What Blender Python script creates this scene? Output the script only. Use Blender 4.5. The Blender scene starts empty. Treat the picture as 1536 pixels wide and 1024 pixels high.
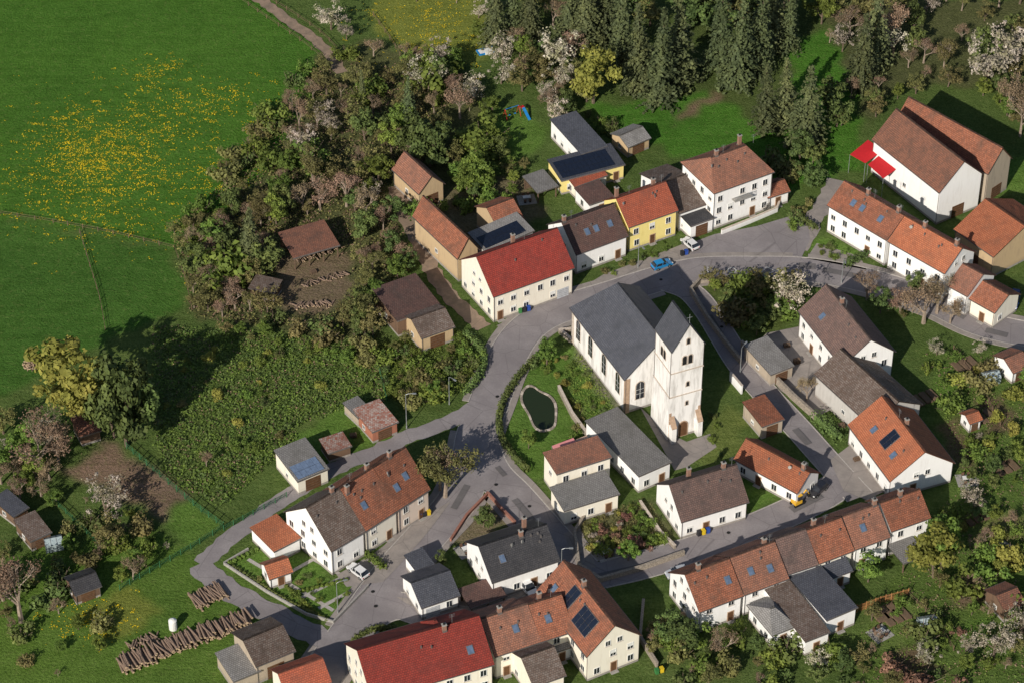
import bpy, math, random
import numpy as np
from mathutils import Vector, Matrix
random.seed(11); rng=np.random.default_rng(5)
scene=bpy.context.scene
# ---------------------------------------------------------------- camera / survey
DEP=math.radians(40); DIST=520.0; FOC=98.5
CY=-DIST*math.cos(DEP); CZ=DIST*math.sin(DEP)
cam=bpy.data.cameras.new("camera"); cam.lens=FOC; cam.sensor_width=36; cam.clip_end=9000; cam.clip_start=1
co=bpy.data.objects.new("camera",cam); scene.collection.objects.link(co)
co.location=(0,CY,CZ); co.rotation_euler=(math.radians(90)-DEP,0,0); scene.camera=co
KK=36/FOC/1536
cd,sd=math.cos(DEP),math.sin(DEP)
def G(u,v,h=0.0):
    """survey sheet coordinate -> ground metres (at height h)"""
    xc=(u-768)*KK; yc=(512-v)*KK
    dx,dy,dz=xc,cd+yc*sd,-sd+yc*cd
    t=(h-CZ)/dz
    return Vector((t*dx,CY+t*dy,h))
def GP(pts,h=0.0): return [G(u,v,h) for u,v in pts]
# ---------------------------------------------------------------- materials
MATS={}
def newmat(name):
    m=bpy.data.materials.new(name); m.use_nodes=True
    nt=m.node_tree; b=nt.nodes["Principled BSDF"]; b.inputs["Roughness"].default_value=.85
    b.inputs["Specular IOR Level"].default_value=.2
    return m,nt,b
def mix(nt,f,a,b,mode='MIX'):
    n=nt.nodes.new("ShaderNodeMix"); n.data_type='RGBA'; n.blend_type=mode
    for s,v in ((0,f),(6,a),(7,b)):
        if isinstance(v,(int,float)): n.inputs[s].default_value=v
        elif isinstance(v,(tuple,list)): n.inputs[s].default_value=(*v[:3],1)
        else: nt.links.new(v,n.inputs[s])
    return n.outputs[2]
def ramp(nt,src,lo,hi,a=0.0,b=1.0):
    n=nt.nodes.new("ShaderNodeMapRange"); n.inputs[1].default_value=lo; n.inputs[2].default_value=hi
    n.inputs[3].default_value=a; n.inputs[4].default_value=b; nt.links.new(src,n.inputs[0]); return n.outputs[0]
def noise(nt,vec,scale,detail=3,rough=.55):
    n=nt.nodes.new("ShaderNodeTexNoise"); n.inputs["Scale"].default_value=scale; n.inputs["Detail"].default_value=detail
    n.inputs["Roughness"].default_value=rough
    if vec is not None: nt.links.new(vec,n.inputs["Vector"])
    return n.outputs["Fac"]
def geopos(nt): return nt.nodes.new("ShaderNodeNewGeometry").outputs["Position"]
def mapped(nt,src,sc,rot=0):
    mp=nt.nodes.new("ShaderNodeMapping"); mp.inputs["Scale"].default_value=sc; mp.inputs["Rotation"].default_value=(0,0,rot); nt.links.new(src,mp.inputs[0]); return mp.outputs[0]
def bump(nt,b,h,s=.3,d=.1):
    n=nt.nodes.new("ShaderNodeBump"); n.inputs["Strength"].default_value=s; n.inputs["Distance"].default_value=d
    nt.links.new(h,n.inputs["Height"]); nt.links.new(n.outputs[0],b.inputs["Normal"])
def plain(name,c,rough=.8,var=.25,scale=2.0,metal=0,spec=.2,c2=None,bmp=0):
    if name in MATS: return MATS[name]
    m,nt,b=newmat(name); p=geopos(nt); f=noise(nt,p,scale,3)
    f2=ramp(nt,f,.35,.65)
    c2=c2 or tuple(x*(1-var) for x in c)
    col=mix(nt,f2,c,c2); nt.links.new(col,b.inputs["Base Color"])
    b.inputs["Roughness"].default_value=rough; b.inputs["Metallic"].default_value=metal; b.inputs["Specular IOR Level"].default_value=spec
    if bmp: bump(nt,b,f,bmp,.1)
    MATS[name]=m; return m
ROOFC={'rust':((.37,.135,.075),(.24,.088,.052),(.11,.06,.042),.5),
 'orange':((.43,.145,.07),(.33,.105,.053),(.17,.075,.045),.3),
 'red':((.30,.045,.032),(.22,.034,.026),(.11,.03,.025),.2),
 'redor':((.43,.11,.058),(.32,.082,.046),(.17,.065,.045),.3),
 'brown':((.145,.08,.066),(.11,.06,.053),(.06,.045,.04),.4),
 'mauve':((.20,.125,.105),(.14,.092,.082),(.08,.06,.055),.5),
 'slate':((.10,.105,.125),(.072,.076,.093),(.047,.05,.06),.35),
 'dark':((.062,.06,.064),(.045,.045,.05),(.03,.03,.033),.3),
 'grey':((.27,.26,.25),(.21,.20,.195),(.13,.125,.115),.45),
 'moss':((.13,.09,.072),(.20,.165,.145),(.07,.05,.04),.55),
 'rusty':((.42,.36,.32),(.32,.10,.06),(.20,.07,.045),.55),
 'lbrown':((.31,.135,.085),(.21,.098,.068),(.11,.065,.05),.45)}
def roofmat(k):
    nme="roof_tiles_"+k
    if nme in MATS: return MATS[nme]
    a,b_,d,w=ROOFC[k]
    m,nt,b=newmat(nme)
    uv=nt.nodes.new("ShaderNodeUVMap").outputs[0]
    br=nt.nodes.new("ShaderNodeTexBrick"); nt.links.new(uv,br.inputs["Vector"])
    br.inputs["Scale"].default_value=1; br.inputs["Brick Width"].default_value=.42; br.inputs["Row Height"].default_value=.36
    br.inputs["Mortar Size"].default_value=.035; br.inputs["Mortar Smooth"].default_value=.6; br.inputs["Bias"].default_value=-.1
    br.inputs["Color1"].default_value=(*a,1); br.inputs["Color2"].default_value=(*b_,1); br.inputs["Mortar"].default_value=(*[x*.45 for x in d],1)
    p=geopos(nt); f1=noise(nt,p,.35,4,.65); f2=noise(nt,p,2.2,4,.7)
    c=mix(nt,ramp(nt,f1,.48,.70,0,w+.3),br.outputs["Color"],d)
    c=mix(nt,ramp(nt,f2,.5,.75,0,w),c,tuple(min(1,x*.7+.06) for x in a))
    f3=noise(nt,mapped(nt,uv,(1.8,.12,1)),1.0,3,.6); c=mix(nt,ramp(nt,f3,.5,.78,0,.55*w+.2),c,d)
    f4=noise(nt,p,5,2,.8); c=mix(nt,ramp(nt,f4,.55,.7,0,.45*w),c,(.22,.20,.15))
    oi=nt.nodes.new("ShaderNodeObjectInfo"); hs=nt.nodes.new("ShaderNodeHueSaturation"); hs.inputs["Saturation"].default_value=1.0
    nt.links.new(ramp(nt,oi.outputs["Random"],0,1,.82,1.18),hs.inputs["Value"]); nt.links.new(c,hs.inputs["Color"])
    nt.links.new(hs.outputs[0],b.inputs["Base Color"])
    b.inputs["Roughness"].default_value=.75 if k not in('slate','dark') else .5
    bump(nt,b,br.outputs["Fac"],.4,-.05)
    MATS[nme]=m; return m
WALLC={'white':((.84,.83,.81),(.74,.72,.69)),'cream':((.80,.75,.64),(.70,.64,.53)),'yellow':((.82,.68,.26),(.72,.58,.2)),
 'grey':((.5,.48,.45),(.38,.36,.33)),'tan':((.50,.37,.22),(.36,.26,.17)),'stone':((.42,.35,.27),(.28,.24,.19)),
 'church':((.82,.80,.77),(.50,.48,.45)),'wood':((.16,.10,.065),(.09,.06,.045)),'pink':((.72,.60,.50),(.6,.49,.4)),'brick':((.38,.16,.10),(.28,.11,.08))}
def wallmat(k):
    nme="wall_render_"+k
    if nme in MATS: return MATS[nme]
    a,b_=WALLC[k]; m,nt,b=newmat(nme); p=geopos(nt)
    f=noise(nt,mapped(nt,p,(1.3,1.3,.22)),1.2 if k!='church' else .7,4,.68)
    c=mix(nt,ramp(nt,f,.5 if k!='church' else .46,.75 if k!='church' else .66,0,.85),a,b_)
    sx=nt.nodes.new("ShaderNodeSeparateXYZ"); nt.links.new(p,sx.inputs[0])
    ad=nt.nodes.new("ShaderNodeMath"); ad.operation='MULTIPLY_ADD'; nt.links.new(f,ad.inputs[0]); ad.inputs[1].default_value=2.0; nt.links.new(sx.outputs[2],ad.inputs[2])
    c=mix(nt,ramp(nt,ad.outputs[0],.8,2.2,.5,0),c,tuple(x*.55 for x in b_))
    nt.links.new(c,b.inputs["Base Color"]); MATS[nme]=m; return m
M_FRAME=plain("window_frame_paint",(.75,.75,.72),.5,.1)
M_GLASS=plain("window_glass",(.025,.03,.04),.08,.4,spec=.8,scale=1.0)
M_SKY=plain("skylight_glass",(.12,.17,.26),.1,.3,spec=.8)
M_DOOR=plain("door_wood",(.14,.07,.035),.6)
M_GARAGE=plain("garage_door_metal",(.5,.52,.55),.5)
M_SAND=plain("sandstone_trim",(.46,.32,.22),.85)
M_PALE=plain("pale_stone_trim",(.58,.50,.42),.9,scale=3,c2=(.42,.36,.30))
M_SHUT=plain("shutter_paint",(.15,.09,.06),.6)
M_PLINTH=plain("plinth_render",(.34,.31,.28),.9)
M_GUT=plain("zinc_gutter",(.22,.20,.19),.4,metal=.4)
M_CHIM=plain("chimney_brick",(.32,.17,.12),.9,c2=(.2,.13,.10),scale=5)
M_SOLAR=plain("solar_panel_glass",(.012,.016,.03),.12,.3,spec=.9)
M_CONC=plain("concrete",(.36,.34,.31),.9,scale=3,c2=(.26,.25,.23))
M_STONE=plain("rubble_stone",(.36,.31,.25),.95,c2=(.2,.17,.14),scale=4,bmp=.6)
M_WOOD=plain("weathered_wood",(.20,.13,.085),.9,c2=(.10,.07,.05),scale=5)
M_DARK=plain("dark_rubber",(.02,.02,.02),.7)
M_METAL=plain("galvanised_metal",(.40,.42,.42),.45,metal=.5)
# ---------------------------------------------------------------- mesh builder
class MB:
    def __init__(s): s.v=[];s.f=[];s.m=[];s.uv=[];s.mats=[]
    def mi(s,m):
        if m not in s.mats: s.mats.append(m)
        return s.mats.index(m)
    def face(s,pts,m,uv=None):
        i=len(s.v); s.v+= [tuple(p) for p in pts]; s.f.append(tuple(range(i,i+len(pts)))); s.m.append(s.mi(m)); s.uv.append(uv)
    def box(s,x0,x1,y0,y1,z0,z1,m,T=None):
        c=[(x,y,z) for z in(z0,z1) for x,y in((x0,y0),(x1,y0),(x1,y1),(x0,y1))]
        if T: c=[T(*p) for p in c]
        for q in((0,3,2,1),(4,5,6,7),(0,1,5,4),(1,2,6,5),(2,3,7,6),(3,0,4,7)): s.face([c[k] for k in q],m)
    def prism(s,p0,p1,r0,r1,m,n=6,cap=False):
        p0=Vector(p0);p1=Vector(p1);d=(p1-p0)
        if d.length<1e-5:return
        d.normalize(); a=d.orthogonal().normalized(); b=d.cross(a)
        r=[[p+(a*math.cos(2*math.pi*k/n)+b*math.sin(2*math.pi*k/n))*rr for k in range(n)] for p,rr in((p0,r0),(p1,r1))]
        for k in range(n): s.face([r[0][k],r[0][(k+1)%n],r[1][(k+1)%n],r[1][k]],m)
        if cap: s.face(r[1],m); s.face(r[0][::-1],m)
    def slab(s,pts,th,m,ms=None,uv=None,top=True):
        if top: s.face(pts,m,uv)
        lo=[(p[0],p[1],p[2]-th) for p in pts]; s.face(lo[::-1],ms or m)
        for k in range(len(pts)):
            j=(k+1)%len(pts); s.face([pts[k],lo[k],lo[j],pts[j]],ms or m)
    def grid(s,pts,uv,m,cell,amp,rnd):
        """uneven tile surface between 4 corners (old roofs sag and ripple)"""
        p=[Vector(q) for q in pts]; nu=max(2,int((p[1]-p[0]).length/cell)); nv=max(2,int((p[3]-p[0]).length/cell)); mi=s.mi(m); i0=len(s.v)
        U=[]
        for j in range(nv+1):
            for i in range(nu+1):
                a,b=i/nu,j/nv; q=(p[0]*(1-a)+p[1]*a)*(1-b)+(p[3]*(1-a)+p[2]*a)*b
                edge=i in(0,nu) or j in(0,nv)
                q.z+=(0 if edge else rnd.gauss(0,amp)-amp*1.2*math.sin(math.pi*a)*math.sin(math.pi*b)); s.v.append(tuple(q))
                U.append(tuple((uv[0][k]*(1-a)+uv[1][k]*a)*(1-b)+(uv[3][k]*(1-a)+uv[2][k]*a)*b for k in(0,1)))
        for j in range(nv):
            for i in range(nu):
                k=j*(nu+1)+i; q=(k,k+1,k+nu+2,k+nu+1); s.f.append(tuple(i0+x for x in q)); s.m.append(mi); s.uv.append([U[x] for x in q])
    def quads(s,C,n,size,m,asp=1.0):
        k=len(C); r=rng.normal(size=(k,3)); t=np.cross(n,r); t/=np.linalg.norm(t,axis=1)[:,None]+1e-9
        b=np.cross(n,t); sz=(size*rng.uniform(.6,1.3,k))[:,None]
        V=np.stack([C-t*sz-b*sz*asp,C+t*sz-b*sz*asp*.4,C+t*sz*.7+b*sz*asp,C-t*sz*.6+b*sz*asp*.8],1).reshape(-1,3)
        i=len(s.v); s.v+=V.tolist(); s.f+=[(i+4*q,i+4*q+1,i+4*q+2,i+4*q+3) for q in range(k)]
        s.m+=[s.mi(m)]*k; s.uv+=[None]*k
    def mesh(s,name):
        me=bpy.data.meshes.new(name); me.from_pydata(s.v,[],s.f)
        for m in s.mats: me.materials.append(m)
        me.polygons.foreach_set("material_index",s.m)
        if any(u is not None for u in s.uv):
            l=me.uv_layers.new(name="UVMap"); fl=[]
            for f,u in zip(s.f,s.uv):
                for k in range(len(f)): fl+= list(u[k]) if u else [0,0]
            l.data.foreach_set("uv",fl)
        me.update(); return me
    def obj(s,name,parent=None,loc=None,rot=0):
        o=bpy.data.objects.new(name,s.mesh(name)); scene.collection.objects.link(o)
        if parent: o.parent=parent
        if loc is not None: o.location=loc; o.rotation_euler=(0,0,rot)
        return o
def empty(name,loc,rot=0):
    e=bpy.data.objects.new(name,None); e.location=loc; e.rotation_euler=(0,0,rot); e.empty_display_size=.5; scene.collection.objects.link(e); return e
FOOT=[]
def inpoly(x,y,poly):
    c=False;n=len(poly);j=n-1
    for i in range(n):
        xi,yi=poly[i][0],poly[i][1];xj,yj=poly[j][0],poly[j][1]
        if (yi>y)!=(yj>y) and x<(xj-xi)*(y-yi)/(yj-yi)+xi: c=not c
        j=i
    return c
# ---------------------------------------------------------------- houses
def house(name,A,B,W,he,rise,roof='rust',wall='white',axis='x',hip=(0,0),ov=.4,ch=(),sky=(),solar=(),win=True,
          kind='gable',shut=False,garage=None,door=True,wint=0,open_=False,wcols=2.7,seed=None,dish=None):
    rnd=random.Random(seed if seed is not None else int(A[0]*7+A[1]))
    a=G(*A,he);b=G(*B,he);d=b-a;L=d.length;ang=math.atan2(d.y,d.x)
    e=empty(name,(a.x,a.y,0),ang)
    ca,sa=math.cos(ang),math.sin(ang)
    FOOT.append([(a.x+x*ca-y*sa,a.y+x*sa+y*ca) for x,y in((0,0),(L,0),(L,W),(0,W))])
    if axis=='x': Lr,Wr=L,W; P=lambda l,w,z:(l,w,z)
    else: Lr,Wr=W,L; P=lambda l,w,z:(w,l,z)
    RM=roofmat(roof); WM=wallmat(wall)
    wb=MB(); rb=MB(); wn=MB()
    g=.25; o=ov; th=.2
    h0,h1=hip
    if kind=='gable':
        hw=Wr/2; sl=math.hypot(hw,rise)
        zt=he+rise*o/hw-th-.02; za=he+rise-th-.05
        gl0=o if h0 else g; gl1=o if h1 else g
        zr=he+rise
        for s in(0,1):
            we=0 if s==0 else Wr
            pts=[P(0,we,he),P(Lr,we,he),P(Lr-h1,hw,zr),P(h0,hw,zr)]
            uv=[(0,0),(Lr,0),(Lr-h1,sl),(h0,sl)]
            rb.slab([(p[0],p[1],p[2]-.09) for p in pts],th-.09,RM,top=False); rb.grid(pts,uv,RM,1.15,.028,rnd)
            for k in range(4):
                j=(k+1)%4; rb.face([pts[k],(*pts[k][:2],pts[k][2]-.09),(*pts[j][:2],pts[j][2]-.09),pts[j]],RM)
            rb.box(0,Lr,we-.1 if s==0 else we-.02,we+.02 if s==0 else we+.1,he-.16,he-.05,M_GUT,P)
            if not open_:
                ww=o-.1 if s==0 else Wr-o+.1
                for ll in(.35,Lr-.35): wn.prism(P(ll,ww,0),P(ll,ww,he-.15),.055,.055,M_GUT,5)
        if h0: rb.slab([P(0,Wr,he),P(0,0,he),P(h0,hw,zr)],th,RM,None,[(0,0),(Wr,0),(hw,math.hypot(h0,rise))])
        if h1: rb.slab([P(Lr,0,he),P(Lr,Wr,he),P(Lr-h1,hw,zr)],th,RM,None,[(0,0),(Wr,0),(hw,math.hypot(h1,rise))])
        l=h0
        while l<Lr-h1-.05:   # ridge tiles
            l2=min(l+.5,Lr-h1); zz_=zr+.05+rnd.uniform(-.02,.02); rb.box(l,l2-.02,hw-.17,hw+.17,zr-.1,zz_,RM,P); l+=.5
    elif kind=='flat':
        hw=Wr/2; sl=Wr; zt=he-th-.02; gl0=gl1=g; za=zt
        if axis=='x': pts=[(0,0,he),(L,0,he),(L,W,he+rise),(0,W,he+rise)]
        else: pts=[(0,0,he),(L,0,he+rise),(L,W,he+rise),(0,W,he)]
        rb.slab(pts,th,RM,None,[(0,0),(L,0),(L,W),(0,W)])
        rb.box(-.03,L+.03,-.06,-.003,he-.24,he+.05,M_GUT)
    WX0,WX1,WY0,WY1=gl0,Lr-gl1,o,Wr-o
    if not open_:
        if kind=='gable':
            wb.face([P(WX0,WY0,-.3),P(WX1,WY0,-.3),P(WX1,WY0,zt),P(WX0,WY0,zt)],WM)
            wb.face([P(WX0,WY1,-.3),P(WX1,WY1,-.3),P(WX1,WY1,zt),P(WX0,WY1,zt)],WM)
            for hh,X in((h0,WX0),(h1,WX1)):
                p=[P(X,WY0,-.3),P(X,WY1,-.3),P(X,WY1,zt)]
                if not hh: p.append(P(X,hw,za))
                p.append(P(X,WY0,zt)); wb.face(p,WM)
        else:
            x0,x1,y0,y1=g,L-g,g,W-g
            def zz(x,y): return he-th-.02+(rise*(y/W) if axis=='x' else rise*(x/L))
            cs=[(x0,y0),(x1,y0),(x1,y1),(x0,y1)]
            for k in range(4):
                p,q=cs[k],cs[(k+1)%4]
                wb.face([(*p,-.3),(*q,-.3),(*q,zz(*q)),(*p,zz(*p))],WM)
            WX0,WX1,WY0,WY1=(x0,x1,y0,y1) if axis=='x' else (y0,y1,x0,x1)
        pl=.02
        wb.box(WX0-pl,WX1+pl,WY0-pl,WY0-.002,-.2,.45,M_PLINTH,P); wb.box(WX0-pl,WX1+pl,WY1+.002,WY1+pl,-.2,.45,M_PLINTH,P)
        wb.box(WX0-pl,WX0-.002,WY0,WY1,-.2,.45,M_PLINTH,P); wb.box(WX1+.002,WX1+pl,WY0,WY1,-.2,.45,M_PLINTH,P)
    else:
        for lx in np.linspace(.4,Lr-.4,max(2,int(Lr/3)+1)):
            for wy in(.4,Wr-.4): wb.box(lx-.1,lx+.1,wy-.1,wy+.1,0,he-.15,M_WOOD,P)
        wb.box(.3,Lr-.3,Wr-.45,Wr-.38,0,he-.25,M_WOOD,P)
    def opening(side,c,z0,w,h,kindo='win'):
        def BX(c0,c1,d0,d1,z0,z1,m):
            if side=='w0': wn.box(c0,c1,WY0-d1,WY0-d0,z0,z1,m,P)
            elif side=='w1': wn.box(c0,c1,WY1+d0,WY1+d1,z0,z1,m,P)
            elif side=='l0': wn.box(WX0-d1,WX0-d0,c0,c1,z0,z1,m,P)
            else: wn.box(WX1+d0,WX1+d1,c0,c1,z0,z1,m,P)
        if kindo=='win':
            hb=h*rnd.choice((1,1,1,.72,.45))   # roller blinds partly down
            BX(c-w/2,c+w/2,.004,.025,z0,z0+hb,M_GLASS)
            if hb<h: BX(c-w/2,c+w/2,.004,.03,z0+hb+.002,z0+h,M_FRAME)
            f=.09
            BX(c-w/2-f,c-w/2,.003,.07,z0-f,z0+h+f,M_FRAME);BX(c+w/2,c+w/2+f,.003,.07,z0-f,z0+h+f,M_FRAME)
            BX(c-w/2,c+w/2,.003,.07,z0+h,z0+h+f,M_FRAME);BX(c-w/2-.1,c+w/2+.1,.072,.16,z0-f-.02,z0-f+.05,M_PALE);BX(c-w/2,c+w/2,.003,.07,z0-f,z0,M_FRAME)
            BX(c-.035,c+.035,.031,.05,z0,z0+hb,M_FRAME)
            if shut and side in('w0','l0','l1'):
                BX(c-w/2-f-.42,c-w/2-f-.02,.004,.06,z0-.05,z0+h+.05,M_SHUT);BX(c+w/2+f+.02,c+w/2+f+.42,.004,.06,z0-.05,z0+h+.05,M_SHUT)
        elif kindo=='door':
            BX(c-w/2,c+w/2,.004,.05,.1,h,M_DOOR);BX(c-w/2-.14,c-w/2,.004,.08,0,h+.14,M_SAND);BX(c+w/2,c+w/2+.14,.004,.08,0,h+.14,M_SAND);BX(c-w/2,c+w/2,.004,.08,h,h+.14,M_SAND)
            BX(c-w/2-.2,c+w/2+.2,.004,.7,-.1,.12,M_CONC)
        else:
            BX(c-w/2,c+w/2,.022,.05,0.02,h,M_GARAGE if kindo=='garage' else M_DOOR)
            for q in range(1,5): BX(c-w/2,c+w/2,.051,.06,h*q/5-.02,h*q/5+.02,M_GUT)
    if win and not open_:
        fr='w0' if axis=='x' else 'l0'
        for side in('w0','w1','l0','l1'):
            S0,S1=(WX0,WX1) if side[0]=='w' else (WY0,WY1)
            S=S1-S0; n=max(1,int((S-.6)/wcols)); nf=max(1,int((zt+.35)/2.75))
            dcol=rnd.randrange(n) if (door and side==fr) else -1
            gc=None
            if garage and side==fr: gc=S0+S*garage; opening(side,gc,0,2.5,2.15,'garage')
            for f in range(nf):
                for i in range(n):
                    c=S0+S*(i+.5)/n+rnd.uniform(-.12,.12); z0=.95+2.75*f
                    if z0+1.25>zt: continue
                    if f==0 and gc is not None and abs(c-gc)<2: continue
                    if f==0 and i==dcol: opening(side,c,0,1.0,2.15,'door'); continue
                    if rnd.random()<.1: continue
                    opening(side,c,z0,1.0,1.3)
            if kind=='gable' and side[0]=='l' and (h0 if side=='l0' else h1)==0 and rise>2.6:
                zc=.95+2.75*nf
                if zc+1.1<he+rise*.62:
                    for q in ((-1.1,1.1) if Wr>9 else (0,)): opening(side,Wr/2+q,zc,.85,1.05)
    elif not open_ and wint:
        side='w0' if axis=='x' else 'l0'; S=Lr if axis=='x' else Wr
        opening(side,S*.5,0,min(3,S*.5),min(2.8,he-.7),'barn')
        opening('l0' if axis=='x' else 'w0',(Wr if axis=='x' else Lr)*.5,max(.9,he*.35),.8,.8)
    if kind=='gable':
        def slope(side,l,v,w_,h_,lift,m,mf=None):
            t=h_/sl
            def q(ll,vv,dz=0):
                ww=vv*hw if side==0 else Wr-vv*hw
                nz=hw/sl; nw=-rise/sl if side==0 else rise/sl
                return P(ll,ww+nw*dz,he+rise*vv+nz*dz)
            for (dl,dz,mm) in ((.09,lift*.7,mf),(0,lift,m)):
                if mm is None: continue
                l0,l1,v0,v1=l-w_/2-dl,l+w_/2+dl,v-t/2-dl/sl,v+t/2+dl/sl
                top=[q(l0,v0,dz),q(l1,v0,dz),q(l1,v1,dz),q(l0,v1,dz)];bot=[q(l0,v0,-.1),q(l1,v0,-.1),q(l1,v1,-.1),q(l0,v1,-.1)]
                wn.face(top,mm)
                for k in range(4): wn.face([top[k],bot[k],bot[(k+1)%4],top[(k+1)%4]],mm)
        for s_,lf,vf in sky: slope(s_,lf*Lr,vf,.95,1.3,.14,M_SKY,M_GUT)
        for s_,lf,vf,nx,ny in solar:
            for i in range(nx):
                for j in range(ny): slope(s_,lf*Lr+(i-(nx-1)/2)*1.1,vf+(j-(ny-1)/2)*1.75/sl,1.04,1.68,.15,M_SOLAR,M_GUT)
        for lf,wf in ch:
            l=lf*Lr;w=wf*Wr; zb=he+rise*(1-abs(w-hw)/hw); zt2=max(zb+1.2,zr+.7)
            wn.box(l-.32,l+.32,w-.3,w+.3,zb-.4,zt2,M_CHIM,P)
            wn.box(l-.4,l+.4,w-.38,w+.38,zt2,zt2+.12,M_CONC,P); wn.box(l-.15,l+.15,w-.15,w+.15,zt2+.12,zt2+.35,M_DARK,P)
            wn.box(l-.38,l+.38,w-.36,w+.36,zb-.35,zb+.16,M_GUT,P)
            if rnd.random()<.6:
                la=min(Lr-1,l+1.6); wn.prism(P(la,hw,zr-.2),P(la,hw,zr+1.9),.03,.025,M_METAL,4)
                for zq in(1.3,1.6,1.85): wn.prism(P(la-.5,hw,zr+zq),P(la+.5,hw,zr+zq),.018,.018,M_METAL,3)
            if rnd.random()<.3:
                la=max(.8,l-2.2); wd_=hw*.7; zd=he+rise*.7; c0=Vector(P(la,wd_,zd+.6)); wn.prism(P(la,wd_,zd-.1),c0,.03,.03,M_METAL,4)
                wn.prism(c0,c0+Vector(P(.08,-.1,.05)),.28,.32,M_CONC,12,True)
            for q in range(2):
                lv=rnd.uniform(.1,.9)*Lr; vv=rnd.uniform(.6,.85); wn.box(lv-.12,lv+.12,vv*hw-.12,vv*hw+.12,he+rise*vv-.1,he+rise*vv+.42,M_GUT,P)
    rb.obj("roof",e); wb.obj("walls",e)
    if wn.f: wn.obj("windows_and_fittings",e)
    return e,P,Lr,Wr
H=house
# ---- north row
H("red_roof_house",(740,446),(862,402),13,6.4,5.2,'red','cream',garage=.88,ch=[(.5,.62)],door=True,wcols=2.6)
H("terraced_house",(864,383),(943,354),11,5,4.3,'brown','white',ch=[(.05,.5)],sky=[(0,.35,.5),(0,.52,.5),(0,.78,.5)])
H("yellow_house",(943,342),(1018,316),10,6.2,3.8,'redor','yellow',ch=[(.12,.7),(.8,.6)])
H("brown_roof_annex",(1019,321),(1062,306),15,4.6,2.5,'moss','white')
e,P,_,_=H("white_villa",(1071,291),(1162,258),12,9.2,3.8,'lbrown','white',hip=(3,3),ch=[(.3,.5),(.8,.7)],wcols=2.4)
mb=MB(); mb.box(4.5,8.5,-.9,.38,5.9,6.05,M_CONC)
for k in range(14): mb.box(4.55+k*.3,4.59+k*.3,-.88,-.84,6.05,7.0,M_METAL)
mb.box(4.5,8.5,-.9,-.82,7.0,7.06,M_METAL); mb.obj("balcony",e)
H("villa_garage",(1036,340),(1072,327),7,3.4,.3,'dark','white',kind='flat',win=False,wint=1)
H("solar_roof_house",(842,272),(938,247),7,3.6,.6,'slate','yellow',kind='flat')
H("solar_roof_wing",(872,232),(912,219),13,4.2,.5,'slate','white',kind='flat')
H("patio_canopy",(806,290),(838,279),6,2.8,.3,'grey','white',kind='flat',open_=True)
H("garden_shed_grey",(942,222),(977,207),6,2.8,1.2,'grey','tan',win=False,wint=1)
H("tiled_outhouse",(862,281),(912,263),4,3.0,.8,'redor','cream',kind='flat')
H("courtyard_roof",(884,308),(922,295),6,3.2,.3,'brown','white',kind='flat')
H("villa_side_porch",(1152,298),(1186,287),5,3.0,1.4,'rust','white')
H("tan_barn",(686,389),(720,375),16,5.8,4,'rust','tan','y',win=False,wint=1)
H("small_tiled_barn",(748,346),(788,331),9,4.8,2.6,'rust','tan',win=False,wint=1)
H("link_roof_with_panels",(728,378),(802,346),6,5.2,.8,'grey','grey',kind='flat',win=False)
H("old_brick_barn",(628,292),(668,276),10,4.2,3.2,'lbrown','tan','y',win=False,wint=1)
H("open_wood_shed",(440,388),(510,368),8,3.2,.7,'lbrown','wood',kind='flat',open_=True)
H("brown_barn",(596,482),(662,458),10,4,.8,'brown','wood',kind='flat',win=False,wint=1)
H("roadside_barn",(632,508),(683,490),8,3.6,1.8,'moss','tan',win=False,wint=1)
H("rusty_roof_garage",(558,648),(598,632),7,2.9,.3,'rusty','brick',kind='flat',win=False,wint=1)
H("concrete_hut",(537,627),(560,616),5,2.4,.2,'grey','stone',kind='flat',win=False)
H("solar_shed",(446,722),(494,702),8.5,3.4,.9,'grey','cream',kind='flat',win=False,wint=1)
H("rusty_tin_shed",(492,680),(528,668),4,2.4,.3,'rusty','wood',kind='flat',win=False)
# ---- lower-left long terrace
H("terraced_house",(497,827),(549,796),13,5.9,5.6,'moss','white',ch=[(.75,.5)],sky=[],door=False)
H("terraced_house",(549,796),(598,764),12.7,5.9,5.7,'rust','cream',ch=[(.1,.42),(.9,.55)],sky=[(0,.3,.45)])
H("terraced_house",(598,764),(646,733),12.4,5.9,5.8,'rust','pink',ch=[(.5,.5)],sky=[(0,.25,.4),(0,.6,.5)])
H("terrace_annex",(411,827),(452,806),7.5,3.2,.05,'orange','white',kind='flat',win=False)
H("garden_hut",(404,869),(440,857),4.5,2.6,1.6,'orange','white',wcols=3,seed=2)
# ---- church surroundings
H("church_annex",(958,714),(1008,692),17,4.2,.2,'grey','white',kind='flat')
H("cream_flat_house",(835,711),(918,685),5.8,6.2,.4,'lbrown','cream',kind='flat')
H("metal_roof_extension",(846,766),(930,740),6,3.8,.6,'grey','cream',kind='flat')
H("white_cottage",(1022,783),(1124,752),10.5,4.3,4.4,'mauve','white',ch=[(.35,.65),(.8,.5)])
H("orange_roof_barn",(1100,688),(1196,740),7,3.4,2.6,'orange','white',seed=5,ch=[(.9,.5)])
H("red_roof_shed",(1143,640),(1177,628),7,3.2,.5,'rust','stone',kind='flat',win=False,wint=1)
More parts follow.
